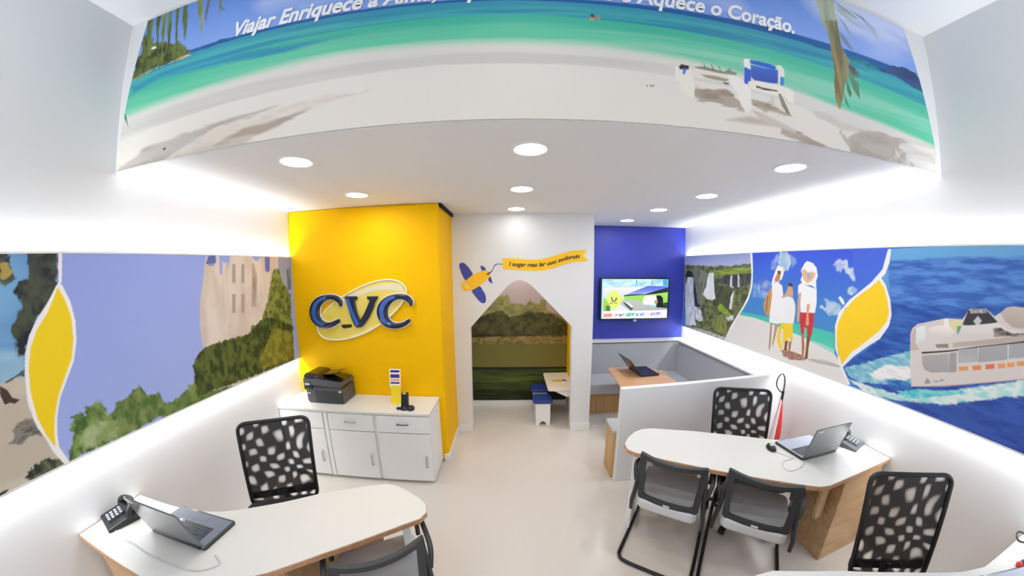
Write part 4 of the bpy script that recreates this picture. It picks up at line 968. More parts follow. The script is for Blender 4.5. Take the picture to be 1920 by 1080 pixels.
me = text_mesh('I augar mas lar uuo sudoruin', .05, extrude=.001, shear=.25, bold=.0012, space=1.0)
xs = [v.co.x for v in me.vertices]; a, b = min(xs), max(xs)
for v in me.vertices:
    x = bl[0][0] + (bl[-1][0] - bl[0][0]) * (v.co.x - a) / (b - a)
    v.co = (x, YW - .005 - v.co.z, base_z(x) + v.co.y * 1.3)
me.materials.clear(); me.materials.append(dark_v); me.transform(rb.matrix_basis.inverted())
o = bpy.data.objects.new('script_lettering', me); COL.objects.link(o); o.parent = rb

# ---- television
tv = thing('television', 'flat black television showing a road scene, hung on the blue wall', 'television', (1.81, 4.43, 1.53))
obj('casing', MB().bb(1.275, 2.345, 4.408, 4.45, 1.222, 1.845), blackp, tv, world=True, bevel=.006)
obj('wall_bracket', MB().bb(1.30, 1.9, 4.45, YBL - .002, 1.35, 1.65), blackm, tv, world=True)
obj('logo_tab', MB().bb(1.79, 1.84, 4.402, 4.42, 1.196, 1.226), metal, tv, world=True)
def mtv(s, t):
    x = 1.297 + s * (2.322 - 1.297); z = 1.245 + t * (1.825 - 1.245)
    return x, np.full_like(x, 4.404), z, x, z
scr = printed('tv_picture', .2, .95)
o = grid_picture('screen', 'TV', np.linspace(0, 1, 330), np.linspace(0, 1, 190), mtv, scr, .004, (0, -1, 0), tv)
o.data.materials[1] = blackp

# ---- downlights
SP_LAB = ['round downlight nearest the left end of the low ceiling, over the beach wall edge', 'largest round downlight, front centre of the low ceiling', 'round downlight at the front right of the low ceiling',
 'round downlight just in front of the yellow wall', 'round downlight in the middle of the centre row', 'small round downlight farthest along the centre row, before the white wall',
 'round downlight on the right side, second from the front', 'small round downlight in front of the booth on the right', 'smallest round downlight, above the booth in front of the blue wall']
def make_light(r):
    t = thing('downlight', '', 'ceiling light', (0, 0, 0), 0, 'recessed ceiling downlights')
    obj('ring', MB().lathe([(r, 0), (r + .016, 0), (r + .016, -.006), (r, -.006), (r, 0)][:4] + [(r, -.001)], n=28), ring_m, t)
    obj('diffuser', MB().lathe([(.001, -.002), (r, -.002), (r, -.005), (.001, -.005)], n=28), lamp_m, t)
    return t
base_light = make_light(.085)
PLAY = (.06, 3.9)
area('downlight_lamp', (PLAY[0], PLAY[1], 2.438), (0, 0, 0), .13, .13, 5.0, (1, .95, .88), True)  # added lamp, out of view, to brighten the play room
for i, (x, y) in enumerate(SPOTS):
    r = base_light if i == 0 else dup(base_light, '')
    r.location = (x, y, ZC); r['label'] = SP_LAB[i]
for i, (x, y) in enumerate(FRONT_FILL_SPOTS):
    r = dup(base_light, 'added unseen downlight in the high ceiling at the shop front'); r.location = (x, y, ZH)
    r['group'] = 'added downlights of the high ceiling'

r = dup(base_light, 'added unseen downlight in the ceiling of the small play room'); r.location = (PLAY[0], PLAY[1], 2.45); del r['group']
# ================================================================== FURNITURE
# ---- sideboard under the sign
SX0, SX1, SY0, SY1, SZ = XL + .003, -.737, 2.481, YY - .003, .733
sb = thing('sideboard', 'low white sideboard with three drawers over three doors, against the yellow wall', 'cabinet', ((SX0 + SX1) / 2, (SY0 + SY1) / 2, 0))
obj('carcass', MB().bb(SX0, SX1, SY0 + .02, SY1, .03, SZ - .025), lam2, sb, world=True, bevel=.002)
obj('top', MB().bb(SX0, SX1 + .006, SY0 - .006, SY1, SZ - .025, SZ), lam, sb, world=True, bevel=.003)
obj('plinth', MB().bb(SX0, SX1 - .03, SY0 + .05, SY1, 0, .03), lam2, sb, world=True)
bays = [(SX0, -1.772), (-1.722, -1.262), (-1.238, SX1)]
obj('divider', MB().bb(-1.765, -1.728, SY0 + .002, SY0 + .02, .03, SZ - .03), lam2, sb, world=True)
for i, (a, b) in enumerate(bays):
    d = obj('drawer', MB().bb(a + .004, b - .004, SY0, SY0 + .018, .535, SZ - .032), lam2, sb, world=True, bevel=.002)
    cxm = (a + b) / 2 + (0.0 if i else .02)
    h = MB().tube([(cxm - .05, SY0, .625), (cxm - .05, SY0 - .018, .625), (cxm + .05, SY0 - .018, .625), (cxm + .05, SY0, .625)], .005, 6)
    h = obj('handle', h, blackp if i == 2 else metal, d); h.data.transform(sb.matrix_basis.inverted())
    h['label'] = 'dark bar handle' if i == 2 else 'pale bar handle'
    d = obj('door', MB().bb(a + .004, b - .004, SY0, SY0 + .018, .035, .525), lam2, sb, world=True, bevel=.002)
    hx = b - .055
    h = MB().tube([(hx, SY0, .30), (hx, SY0 - .02, .295), (hx, SY0 - .02, .195), (hx, SY0, .19)], .005, 6)
    h = obj('handle', h, metal, d); h.data.transform(sb.matrix_basis.inverted())

# ---- printer
px0, px1, py0, py1, pz = -2.015, -1.60, 2.60, 2.84, SZ
pr = thing('printer', 'dark grey multifunction printer on the left end of the white sideboard', 'printer', ((px0 + px1) / 2, (py0 + py1) / 2, pz), math.radians(0))
obj('lower_body', MB().prism(rounded([(px0 + .02, pz + .003), (px1 - .005, pz + .003), (px1 - .01, pz + .155), (px0 + .015, pz + .155)], [.03, .01, 0, 0], 4), py0 + .01, py1, 'xz'), printg, pr, world=True, bevel=.003)
obj('paper_slot', MB().bb(px0 + .10, px1 - .02, py0 + .012, py0 + .2, pz + .13, pz + .19), printb, pr, world=True)
obj('upper_body', MB().prism([(px0, pz + .135), (px0 + .085, pz + .135), (px0 + .085, pz + .185), (px1 - .03, pz + .165), (px1, pz + .185), (px1 - .01, pz + .215), (px0 + .2, pz + .24), (px0, pz + .25)], py0, py1, 'xz'), printg, pr, world=True, bevel=.004)
obj('scanner_lid', MB().prism(rounded([(px0, pz + .25), (px0 + .12, pz + .25), (px0 + .16, pz + .225), (px1 - .02, pz + .212), (px1 - .02, pz + .222), (px0 + .2, pz + .25), (px0 + .15, pz + .29), (px0 + .03, pz + .30), (px0, pz + .275)], [0, 0, 0, 0, 0, .02, .03, .03, 0], 4), py0 + .02, py1 - .01, 'xz'), printb, pr, world=True, bevel=.003)
obj('feeder_tray', MB().prism([(px0 + .17, pz + .26), (px1 - .08, pz + .285), (px1 - .06, pz + .30), (px1 - .05, pz + .31), (px1 - .085, pz + .295), (px0 + .17, pz + .272)], py0 + .07, py1 - .03, 'xz'), printb, pr, world=True)
obj('roller', MB().tube([(px0 + .145, py0 + .015, pz + .25), (px0 + .145, py1 - .03, pz + .25)], .03, 14), darkg, pr, world=True)
c = obj('control_panel', MB().bb(px0 + .012, px0 + .08, py0 - .004, py0 + .01, pz + .15, pz + .215), lidk, pr, world=True, bevel=.002)
o = obj('display', MB().bb(px0 + .02, px0 + .072, py0 - .006, py0, pz + .185, pz + .205), chrome, c); o.data.transform(pr.matrix_basis.inverted())
obj('paper_tray', MB().bb(px0 + .115, px1 - .015, py0 + .002, py0 + .02, pz + .012, pz + .125), darkg, pr, world=True, bevel=.003)
obj('label_tag', MB().bb(px1 - .045, px1 - .018, py0 - .001, py0 + .004, pz + .118, pz + .136), chrome, pr, world=True)
obj('label_tag', MB().bb(px0 + .03, px0 + .06, py0 + .006, py0 + .012, pz + .095, pz + .106), chrome, pr, world=True)

# ---- leaflet stand and cordless phone
st = thing('leaflet_stand', 'slim yellow and white card stand with purple print, right of the printer', 'leaflet stand', (-1.115, 2.70, SZ))
tl = Matrix.Rotation(math.radians(-9), 3, 'X')
obj('yellow_base', MB().box((0, .01, .085), (.095, .012, .17), tl).box((0, -.015, .004), (.075, .06, .008)), acry_y, st, bevel=.002)
cd = obj('card', MB().box((-.004, .032, .235), (.108, .004, .175), tl), paper_m, st)
for z, h, m in ((.30, .022, purple_v), (.255, .034, purple_v), (.218, .022, peach_v), (.19, .016, purple_v)):
    o = obj('printed_line', MB().box((-.004, .0295 + (z - .235) * .155, z), (.09, .002, h), tl), m, cd)
ph = thing('cordless_phone', 'small black cordless phone in its cradle near the sideboard edge', 'phone', (-.985, 2.575, SZ))
obj('cradle', MB().lathe([(.045, 0), (.05, .006), (.04, .02), (.012, .03)], n=20), blackp, ph, smooth=True)
obj('handset', MB().prism(rounded([(-.034, .01), (.034, .01), (.03, .15), (-.03, .15)], .014, 4), -.018, .018, 'xz').move(Matrix.Rotation(math.radians(-12), 4, 'X')), blackp, ph, bevel=.004)
obj('earpiece', MB().box((.0, .008 + .012, .142), (.03, .03, .012)), chrome, ph, bevel=.003)
obj('side_unit', MB().lathe([(.001, 0), (.032, .002), (.036, .018), (.026, .034), (.001, .038)], (.06, -.02, 0), 18), blackp, ph, smooth=True)
obj('plug', MB().box((-.055, -.02, .01), (.035, .02, .02)), blackp, ph, bevel=.004)

# ---- desks
def shift(P, dx, dy): return [(x + dx, y + dy) for x, y in P]
def centroid(P): return (sum(p[0] for p in P) / len(P), sum(p[1] for p in P) / len(P))
HD = .72
def inset(P, d):
    out = []
    n = len(P)
    for i in range(n):
        a, p, b = Vector(P[i - 1]), Vector(P[i]), Vector(P[(i + 1) % n])
        e1, e2 = (p - a).normalized(), (b - p).normalized()
        n1, n2 = Vector((-e1.y, e1.x)), Vector((-e2.y, e2.x))
        m = (n1 + n2); m.normalize()
        out.append(tuple(p + m * d / max(.5, m.dot(n1))))
    return out
def make_desk(label, outline, ped, apron, modesty, tip, side):
    P = outline
    area2 = sum(P[i][0] * P[(i + 1) % len(P)][1] - P[(i + 1) % len(P)][0] * P[i][1] for i in range(len(P)))
    if area2 < 0: P = P[::-1]
    c = centroid(P)
    t = thing('desk', label, 'desk', (c[0], c[1], 0))
    obj('desktop', MB().prism(P, HD - .032, HD - .003), edge_w, t, world=True, bevel=.002)['label'] = 'wood edged board of the top'
    obj('laminate_surface', MB().prism(inset(P, .003), HD - .003, HD), lam, t, world=True)['label'] = 'white writing surface'
    obj('pedestal', MB().prism(ped, 0, HD - .033), panel_w, t, world=True, bevel=.003)['label'] = 'wooden side pedestal by the wall'
    # hanging rounded apron in front of the pedestal
    if apron:
        (xa, ya), (xb, yb) = apron
        d = Vector((xb - xa, yb - ya)); L = d.length; d.normalize(); n = Vector((-d.y, d.x))
        prof = rounded([(0, HD - .033), (0, .40), (L, .34), (L, HD - .033)], [0, .08, .08, 0], 5)
        mb = MB(); f = []
        lo = [(xa + d.x * u + n.x * .009, ya + d.y * u + n.y * .009, z) for u, z in prof]
        hi = [(xa + d.x * u - n.x * .009, ya + d.y * u - n.y * .009, z) for u, z in prof]
        mb.loft([lo, hi]); obj('apron', mb, panel_w, t, world=True)
    mb = MB()
    for (x0, y0), (x1, y1) in zip(modesty, modesty[1:]):
        d = Vector((x1 - x0, y1 - y0)).normalized(); n = Vector((-d.y, d.x)) * .009
        mb.prism([(x0 + n.x, y0 + n.y), (x1 + n.x, y1 + n.y), (x1 - n.x, y1 - n.y), (x0 - n.x, y0 - n.y)], .48 if side > 0 and x0 - c[0] > -.2 else .14, HD - .033)
    obj('modesty_panel', mb, panel_w, t, world=True)
    (x0, y0), (x1, y1) = tip
    d = Vector((x1 - x0, y1 - y0)).normalized(); n = Vector((-d.y, d.x)) * .018
    obj('end_panel', MB().prism([(x0 + n.x, y0 + n.y), (x1 + n.x, y1 + n.y), (x1 - n.x, y1 - n.y), (x0 - n.x, y0 - n.y)], 0, HD - .033), lam2, t, world=True, bevel=.003)['label'] = 'white end leg panel'
    return t
R_OUT = [(2.622, 1.378), (1.90, 1.277), (1.83, 1.285), (1.74, 1.33), (1.45, 1.495), (1.02, 1.752), (.845, 1.868), (.802, 1.92), (.808, 1.99), (.865, 2.075), (.94, 2.145), (1.02, 2.185), (1.11, 2.187), (1.42, 2.093), (1.68, 1.985), (1.97, 1.846), (2.12, 1.80), (2.622, 1.80)]
R_PED = [(2.125, 1.335), (2.60, 1.398), (2.60, 1.75), (2.125, 1.70)]
R_APR = [(1.93, 1.345), (2.11, 1.42)]
R_MOD = [(1.14, 2.155), (1.48, 2.035), (1.97, 1.80), (2.12, 1.70)]
R_TIP = [(.865, 1.90), (.97, 2.06)]
make_desk('white desk with wood edge and two visitor chairs, in front of the low partition', R_OUT, R_PED, R_APR, R_MOD, R_TIP, 1)
dd = -1.325
make_desk('white desk cut off by the bottom right corner of the picture', shift(R_OUT, 0, dd), shift(R_PED, 0, dd), shift(R_APR, 0, dd), shift(R_MOD, 0, dd), shift(R_TIP, 0, dd), 1)
L_OUT = [(-2.243, 1.135), (-1.95, 1.125), (-1.737, 1.132), (-1.60, 1.165), (-1.506, 1.206), (-1.30, 1.315), (-1.119, 1.427), (-.90, 1.520), (-.765, 1.563), (-.70, 1.553), (-.616, 1.511), (-.52, 1.447), (-.478, 1.405), (-.462, 1.35), (-.485, 1.30), (-.56, 1.25), (-.684, 1.163), (-.887, 1.018), (-1.07, .876), (-1.28, .755), (-1.42, .70), (-1.56, .684), (-1.644, .686), (-1.902, .709), (-2.243, .746)]
L_PED = [(-2.22, .80), (-1.78, .745), (-1.78, 1.06), (-2.22, 1.09)]
L_MOD = [(-1.78, .88), (-1.20, .88), (-1.06, .96), (-1.12, 1.32), (-.80, 1.47)]
L_TIP = [(-.62, 1.43), (-.565, 1.285)]
make_desk('white desk with wood edge against the left wall, with laptop and black phone', L_OUT, L_PED, [(-1.66, .80), (-1.80, .76)], L_MOD, L_TIP, -1)

# ---- laptops
def make_laptop(label, loc, rotz, w=.37, d=.245, lean=14, lid=lidm, base=keym, scr=screen_off, logo=True):
    t = thing('laptop', label, 'laptop', loc, rotz)       # hinge line on local x, base towards +y
    obj('base', MB().prism(rounded([(-w / 2, 0), (w / 2, 0), (w / 2, d), (-w / 2, d)], .012, 4), .002, .018), lidk, t, bevel=.002)
    kb = obj('keyboard', MB().bb(-w / 2 + .008, w / 2 - .008, .012, d - .01, .018, .0195), base, t)
    obj('touchpad', MB().bb(-.05, .05, d - .06, d - .015, .0195, .0205), base, kb)
    mb = MB()
    if base in (keym, keyd):
        for r in range(5):
            for c_ in range(13):
                mb.bb(-w / 2 + .022 + c_ * .0252, -w / 2 + .022 + c_ * .0252 + .021, .03 + r * .018, .03 + r * .018 + .014, .0195, .0215)
        obj('keys', mb, lidk if base is not keym else darkg, kb)
    else: mb.bm.free()
    M = Matrix.Translation((0, .004, .016)) @ Matrix.Rotation(math.radians(lean), 4, 'X')
    L = obj('lid', MB().prism(rounded([(-w / 2, 0), (w / 2, 0), (w / 2, .25), (-w / 2, .25)], [.004, .004, .014, .014], 4), -.005, .003, 'xz').move(M), lid, t, bevel=.0015)
    obj('screen', MB().bb(-w / 2 + .014, w / 2 - .014, .003, .0042, .02, .24).move(M), scr, L)
    obj('hinge', MB().tube([(-w / 2 + .03, .0, .014), (w / 2 - .03, .0, .014)], .009, 8), lidk, t)
    if logo:
        obj('lid_logo', MB().bb(-w / 2 + .02, -w / 2 + .065, -.0062, -.005, .222, .234).move(M), chrome, L)
    return t
make_laptop('open grey laptop on the right desk, screen turned away toward the wall', (2.126, 1.562, HD), math.radians(4), .36)
make_laptop('open grey laptop on the left desk beside the black phone', (-1.655, .918, HD), math.radians(-3), .41, .20, 16, lidm, keyd)
make_laptop('open black laptop on the wooden booth table', (1.50, 3.56, .705), math.radians(-84), .33, .25, 38, lidk, lidk, screen_dk, False)
make_laptop('open grey laptop on the bottom right corner desk, cut by the picture edge', (2.05, .17, HD), math.radians(-20), .36)
# ---- desk phones
def make_phone(label, loc, rotz, m=darkg):
    t = thing('desk_phone', label, 'phone', loc, rotz)
    obj('base', MB().prism([(-.085, 0), (.085, 0), (.085, .055), (-.085, .02)], -.1, .1, 'yz'), m, t, bevel=.008)
    hp = [(-.085, -.05, .075), (-.085, -.045, .105), (-.07, -.03, .12), (.0, -.01, .128), (.07, -.03, .12), (.085, -.045, .105), (.085, -.05, .075)]
    obj('handset', MB().tube([(x, y + .085, z - .045) for x, y, z in smooth_path(hp, 4)], .019, 10), m, t, smooth=True)
    k = MB()
    for r in range(4):
        for c_ in range(3): k.box((-.03 + c_ * .028, -.055 + r * .022, .038 + r * .0045), (.02, .014, .008))
    obj('keypad', k, MATS['phone_keys'] if 'phone_keys' in MATS else mat('phone_keys', '85888c', .5), t)
    obj('display', MB().box((.0, .035, .059), (.11, .03, .006)), screen_dk, t)
    return t
make_phone('dark desk phone beside the laptop on the right desk', (2.50, 1.63, HD), math.radians(-160 + 180), mat('phone_grey', '55595c', .4))
make_phone('black desk phone at the wall end of the left desk', (-2.135, .935, HD), math.radians(-20), blackp)
# ---- mouse, cables, papers
ms = thing('computer_mouse', 'small black computer mouse left of the right desk laptop', 'mouse', (1.845, 1.735, HD), math.radians(-20))
obj('shell', MB().lathe([(.001, 0), (.03, 0), (.034, .01), (.028, .024), (.012, .032), (.001, .033)], n=18).move(Matrix.Diagonal((.95, 1.5, 1, 1))), blackp, ms, smooth=True)
obj('button_plate', MB().lathe([(.001, .032), (.014, .031), (.012, .035), (.001, .036)], (0, .0, 0), 12), chrome, ms)
def cable(label, pts, r=.0025, m=cable_w):
    o = obj('cable', MB().tube(smooth_path(pts, 6), r, 6), m, smooth=True)
    return tag(o, label, 'cable')
z = HD + .003
cable('thin pale mouse cable looping in front of the right desk laptop', [(1.85, 1.69, z), (1.90, 1.60, z), (1.90, 1.585, z), (1.80, 1.57, z), (1.75, 1.50, z), (1.78, 1.47, z), (1.88, 1.49, z), (1.96, 1.54, z)])
cable('pale cable running from the left desk phone round the laptop', [(-2.16, .90, z), (-2.02, .84, z), (-1.85, .82, z), (-1.72, .80, z), (-1.55, .79, z), (-1.40, .80, z), (-1.32, .86, z), (-1.38, .90, z)], .004)
tag(obj('paper_sheet', MB().prism([(2.36, 1.50), (2.54, 1.44), (2.585, 1.56), (2.40, 1.60)], HD, HD + .0015), paper_m), 'white paper sheet lying in front of the right desk phone', 'paper')
tag(obj('paper_sheet', MB().prism([(-1.95, 1.02), (-1.68, 1.0), (-1.67, 1.11), (-1.93, 1.12)], HD, HD + .0015), paper_m), 'white paper sheets behind the left desk laptop', 'paper')
tag(obj('paper_sheet', MB().prism([(-2.18, .80), (-1.96, .775), (-1.93, .86), (-2.17, .88)], HD, HD + .0015), paper_m), 'white paper sheet in front of the left desk phone', 'paper')
lp = thing('cable_coil', 'black coiled cable loop near the wall on the bottom right corner desk', 'cable', (2.56, .455, HD))
obj('loop', MB().tube([(.05 * math.cos(a), .04 * math.sin(a), .006 + .012 * math.sin(a) ** 2) for a in [2 * PI * k / 24 for k in range(24)]], .005, 8, True), blackm, lp, smooth=True)
kk = thing('trinket', 'small red and dark blue trinket at the right edge of the corner desk', 'trinket', (2.30, .36, HD))
obj('red_knob', MB().lathe([(.001, 0), (.018, .004), (.02, .018), (.008, .03), (.001, .031)], (-.01, 0, 0), 14), red_m, kk, smooth=True)
obj('dark_knob', MB().lathe([(.001, 0), (.02, .004), (.022, .02), (.01, .034), (.001, .035)], (.025, -.012, 0), 14), mat('dark_blue_plastic', '1d3550', .3), kk, smooth=True)

# ---- office chairs behind the desks
def rrect(w, z0, z1, r, n=6, taper=0.0):
    return rounded([(-w / 2 + taper, z0), (w / 2 - taper, z0), (w / 2, z1), (-w / 2, z1)], r, n)
def make_office_chair(label, loc, rotz, z0=.40, z1=1.0, w=.475, lean=9):
    t = thing('office_chair', label, 'chair', loc, rotz, 'black mesh office chairs behind the desks')
    M = Matrix.Translation((0, -.22, z0)) @ Matrix.Rotation(math.radians(lean), 4, 'X') @ Matrix.Translation((0, 0, -z0))
    ring = rrect(w, z0, z1, .06, 6, .015)
    obj('back_frame', MB().tube([(x, -.012 * (1 - (2 * x / w) ** 2), z) for x, z in ring], .013, 8, True).move(M), blackp, t, smooth=True)
    # net: slightly dished sheet
    mb = MB()
    n = 10
    inner = rrect(w - .016, z0 + .006, z1 - .006, .055, 6, .015)
    c = Vector((0, 0, (z0 + z1) / 2))
    rings = []
    for k in range(n, 0, -1):
        f = k / n
        rings.append([(x * f, -.010 - .022 * (1 - f * f), c.z + (z - c.z) * f) for x, z in inner])
    vs = [[mb.bm.verts.new(p) for p in r] for r in rings]
    for a, b in zip(vs, vs[1:]):
        for i in range(len(a)): mb.bm.faces.new((a[i], a[(i + 1) % len(a)], b[(i + 1) % len(a)], b[i]))
    mb.bm.faces.new(vs[-1])
    obj('back_net', mb.move(M), net_b, t, smooth=True)
    obj('lumbar_bar', MB().box((0, -.03, z0 + .07), (w - .03, .016, .055)).move(M), blackp, t, bevel=.008)
    obj('back_stem', MB().tube([(0, -.04, z0 + .08), (0, -.05, z0 - .0), (0, .0, .375), (0, .18, .372)], .02, 8).move(Matrix.Translation((0, -.22, 0))), blackp, t)
    obj('seat', MB().prism(rounded([(-.235, -.2), (.235, -.2), (.245, .24), (-.245, .24)], .07, 6), .40, .46), mat('seat_black_fabric', '1a1a1c', .9, noise=.1, nscale=120) if 'seat_black_fabric' not in MATS else MATS['seat_black_fabric'], t, bevel=.02, seg=3)
    obj('seat_plate', MB().box((0, .0, .385), (.22, .2, .03)), blackp, t, bevel=.004)
    obj('gas_lift', MB().lathe([(.03, .08), (.03, .26), (.018, .262), (.018, .38)], n=14), blackm, t)
    for k in range(5):
        a = 2 * PI * k / 5 + .3 + PI / 5
        d = Vector((math.cos(a), math.sin(a), 0))
        l = obj('base_leg', MB().tube([(0, 0, .10), tuple(d * .14 + Vector((0, 0, .095))), tuple(d * .29 + Vector((0, 0, .07)))], [.026, .02, .014], 8), blackp, t)
        cc = d * .29
        p = Vector((-d.y, d.x, 0))
        obj('caster', MB().tube([tuple(cc + p * -.022 + Vector((0, 0, .028))), tuple(cc + p * .022 + Vector((0, 0, .028)))], .028, 12), blackp, l)
    return t
def place_back(cx, cy, yaw, off):
    n = Vector((-math.sin(yaw), math.cos(yaw)))
    return (cx - n.x * off, cy - n.y * off, 0)
OC = [(-1.608, 1.656, .455, 'black mesh office chair behind the left desk'), (1.894, 2.114, -.331, 'black mesh office chair between the right desk and the low partition'), (1.98, .83, -.40, 'black mesh office chair at the bottom right, behind the corner desk')]
oc = None
for cx_, cy_, yw, lab in OC:
    loc = place_back(cx_, cy_, yw, .22)
    if oc is None: oc = make_office_chair(lab, loc, yw + PI)
    else: dup(oc, lab, loc, yw + PI)

# ---- visitor chairs
def make_visitor(label, loc, rotz, w=.415):
    t = thing('visitor_chair', label, 'chair', loc, rotz, 'grey cantilever visitor chairs in front of the desks')
    z0, z1 = .455, .80
    M = Matrix.Translation((0, -.2, z0)) @ Matrix.Rotation(math.radians(6), 4, 'X') @ Matrix.Translation((0, 0, -z0))
    def bow(x, z): return -.03 + .055 * (2 * x / w) ** 2 * (.35 + .65 * (z - z0) / (z1 - z0))
    outer = rounded([(-w / 2 + .012, z0), (w / 2 - .012, z0), (w / 2 + .004, z1), (-w / 2 - .004, z1)], [.03, .03, .02, .02], 4)
    def dens(P, k=4):
        o_ = []
        for i in range(len(P)):
            a, b = Vector(P[i]), Vector(P[(i + 1) % len(P)])
            m = max(1, int((b - a).length / .04))
            for j in range(m): o_.append(tuple(a + (b - a) * j / m))
        return o_
    po = dens(outer)
    cz_ = (z0 + z1) / 2
    def scaled(P, dx, dz): return [(x * (1 - dx / (w / 2)), cz_ + (z - cz_) * (1 - dz / ((z1 - z0) / 2))) for x, z in P]
    pi_ = scaled(po, .040, .034)
    rings = [[(x, bow(x, z) - .012, z) for x, z in po], [(x, bow(x, z) + .012, z) for x, z in po], [(x, bow(x, z) + .010, z) for x, z in pi_], [(x, bow(x, z) - .010, z) for x, z in pi_]]
    mb = MB()
    vs = [[mb.bm.verts.new(p) for p in r] for r in rings]
    for q in range(4):
        a, b = vs[q], vs[(q + 1) % 4]
        for i in range(len(a)): mb.bm.faces.new((a[i], a[(i + 1) % len(a)], b[(i + 1) % len(a)], b[i]))
    bmesh.ops.recalc_face_normals(mb.bm, faces=mb.bm.faces)
    fr = obj('back_frame', mb.move(M), darkg, t)
    mb = MB()
    n = 6; vs = []
    for k in range(n, -1, -1):
        f = k / n
        vs.append([mb.bm.verts.new((x * f, bow(x * f, cz_ + (z - cz_) * f), cz_ + (z - cz_) * f)) for x, z in pi_] if k else mb.bm.verts.new((0, bow(0, cz_), cz_)))
    for a, b in zip(vs[:-1], vs[1:-1]):
        for i in range(len(a)): mb.bm.faces.new((a[i], a[(i + 1) % len(a)], b[(i + 1) % len(a)], b[i]))
    for i in range(len(vs[-2])): mb.bm.faces.new((vs[-2][i], vs[-2][(i + 1) % len(vs[-2])], vs[-1]))
    obj('back_mesh', mb.move(M), sheer_g, t, smooth=True)
    obj('white_tag', MB().box((0, -.045, z0 + .015), (.042, .006, .014)).move(M), chrome, fr, bevel=.002)
    st_ = obj('seat', MB().prism(rounded([(-.195, -.245), (.195, -.245), (.225, .2), (-.225, .2)], [.06, .06, .06, .06], 6), .375, .46), greyf, t, bevel=.024, seg=4)
    for s in (-1, 1):
        x = s * .235
        # post carrying the backrest, running down beside the seat
        obj('back_post', MB().tube([(s * (w / 2 - .005), -.185, z1 - .06), (s * .222, -.20, z0 + .03), (s * .235, -.205, .40), (s * .238, -.19, .315)], [.013, .015, .014, .012], 8), darkg, t, smooth=True)
        arm = [(s * .225, -.19, .56), (s * .25, -.13, .625), (s * .255, .0, .64), (s * .252, .13, .635), (s * .25, .19, .60), (s * .248, .20, .55), (s * .245, .17, .44)]
        obj('armrest', MB().tube(smooth_path(arm, 4), .014, 8, flat=1.0), darkg, t, smooth=True)
    leg = [(-.245, -.06, .405), (-.245, .10, .40), (-.245, .20, .36), (-.25, .235, .28), (-.25, .225, .10), (-.25, .19, .03), (-.25, .12, .014), (-.245, -.28, .014), (-.235, -.345, .014), (-.19, -.38, .014), (0, -.385, .014)]
    leg = leg + [(-x, y, z_) for x, y, z_ in leg[-2::-1]]
    obj('sled_frame', MB().tube(smooth_path(leg, 5), .0125, 10), blackm, t, smooth=True)
    obj('seat_cross_bar', MB().tube([(-.245, -.05, .39), (.245, -.05, .39)], .011, 8).tube([(-.245, .12, .39), (.245, .12, .39)], .011, 8), blackm, t)
    return t
VC = [(1.012, 1.644, -.63, 'grey mesh visitor chair, left of the pair at the right desk'), (1.475, 1.372, -.67, 'grey mesh visitor chair, right of the pair at the right desk'), (-.60, 1.02, .52, 'visitor chair at the left desk, mostly cut off by the bottom of the picture')]
vc = None
for cx_, cy_, yw, lab in VC:
    n = Vector((-math.sin(yw), math.cos(yw)))
    loc = (cx_ + n.x * .2, cy_ + n.y * .2, 0)
    if vc is None: vc = make_visitor(lab, loc, yw)
    else: dup(vc, lab, loc, yw)

# ================================================================== BOOTH
part = MB()
part.prism([(.945, 0), (XR, 0), (XR, 1.0), (2.35, .985), (.945, .942)], 2.49, 2.545, 'xz')
structure('wall_partition', part, white_wall, bevel=.006)
bn = thing('booth_bench', 'built-in grey U-shaped booth bench with wooden base behind the low partition', 'bench', (1.8, 3.6, 0))
W3 = dict(world=True)
obj('bench_base', MB().bb(.925, 2.50, 2.548, 2.775, .0, .47), bench_w, bn, **W3)['label'] = 'wooden base behind the partition'
obj('seat_cushion', MB().bb(.918, 2.50, 2.548, 2.80, .47, .51), greyc2, bn, bevel=.01, seg=3, **W3)
obj('bench_base', MB().bb(XW1 + .003, 2.5, 3.93, YBL - .003, .0, .28), bench_w, bn, **W3)['label'] = 'wooden base under the blue wall'
obj('seat_cushion', MB().bb(XW1 + .003, 2.46, 3.875, 4.31, .29, .445), greyc2, bn, bevel=.02, seg=3, **W3)
obj('backrest', MB().prism([(4.28, .43), (YBL - .003, .43), (YBL - .003, .90), (4.345, .885)], XW1 + .003, 2.60, 'yz'), greyc, bn, bevel=.012, seg=3, **W3)
obj('bench_base', MB().bb(2.05, XR - .003, 2.81, 3.90, .0, .28), bench_w, bn, **W3)
obj('seat_cushion', MB().bb(1.98, 2.47, 2.81, 3.87, .29, .445), greyc2, bn, bevel=.02, seg=3, **W3)
obj('backrest', MB().prism([(2.44, .43), (XR - .003, .43), (XR - .003, .90), (2.50, .885)], 2.58, 4.33, 'xz'), greyc, bn, bevel=.012, seg=3, **W3)
obj('ledge', MB().bb(2.47, XR - .003, 2.56, 4.30, .90, .925).bb(XW1 + .003, XR - .003, 4.33, YBL - .003, .90, .925), white_wall, bn, bevel=.006, **W3)['label'] = 'white ledge along the top of the backrests'
tb = thing('booth_table', 'rounded wooden pedestal table inside the booth, carrying a black laptop', 'table', (1.52, 3.42, 0))
obj('tabletop', MB().prism(rounded([(1.17, 3.02), (1.88, 3.08), (1.86, 3.72), (1.225, 3.84)], [.16, .16, .2, .14], 8), .675, .703), table_w, tb, bevel=.008, seg=3, **W3)
obj('pedestal', MB().lathe([(.035, .012), (.035, .675)], n=16), metal, tb)
obj('foot_plate', MB().lathe([(.24, .004), (.24, .014), (.04, .022)], n=28), metal, tb)
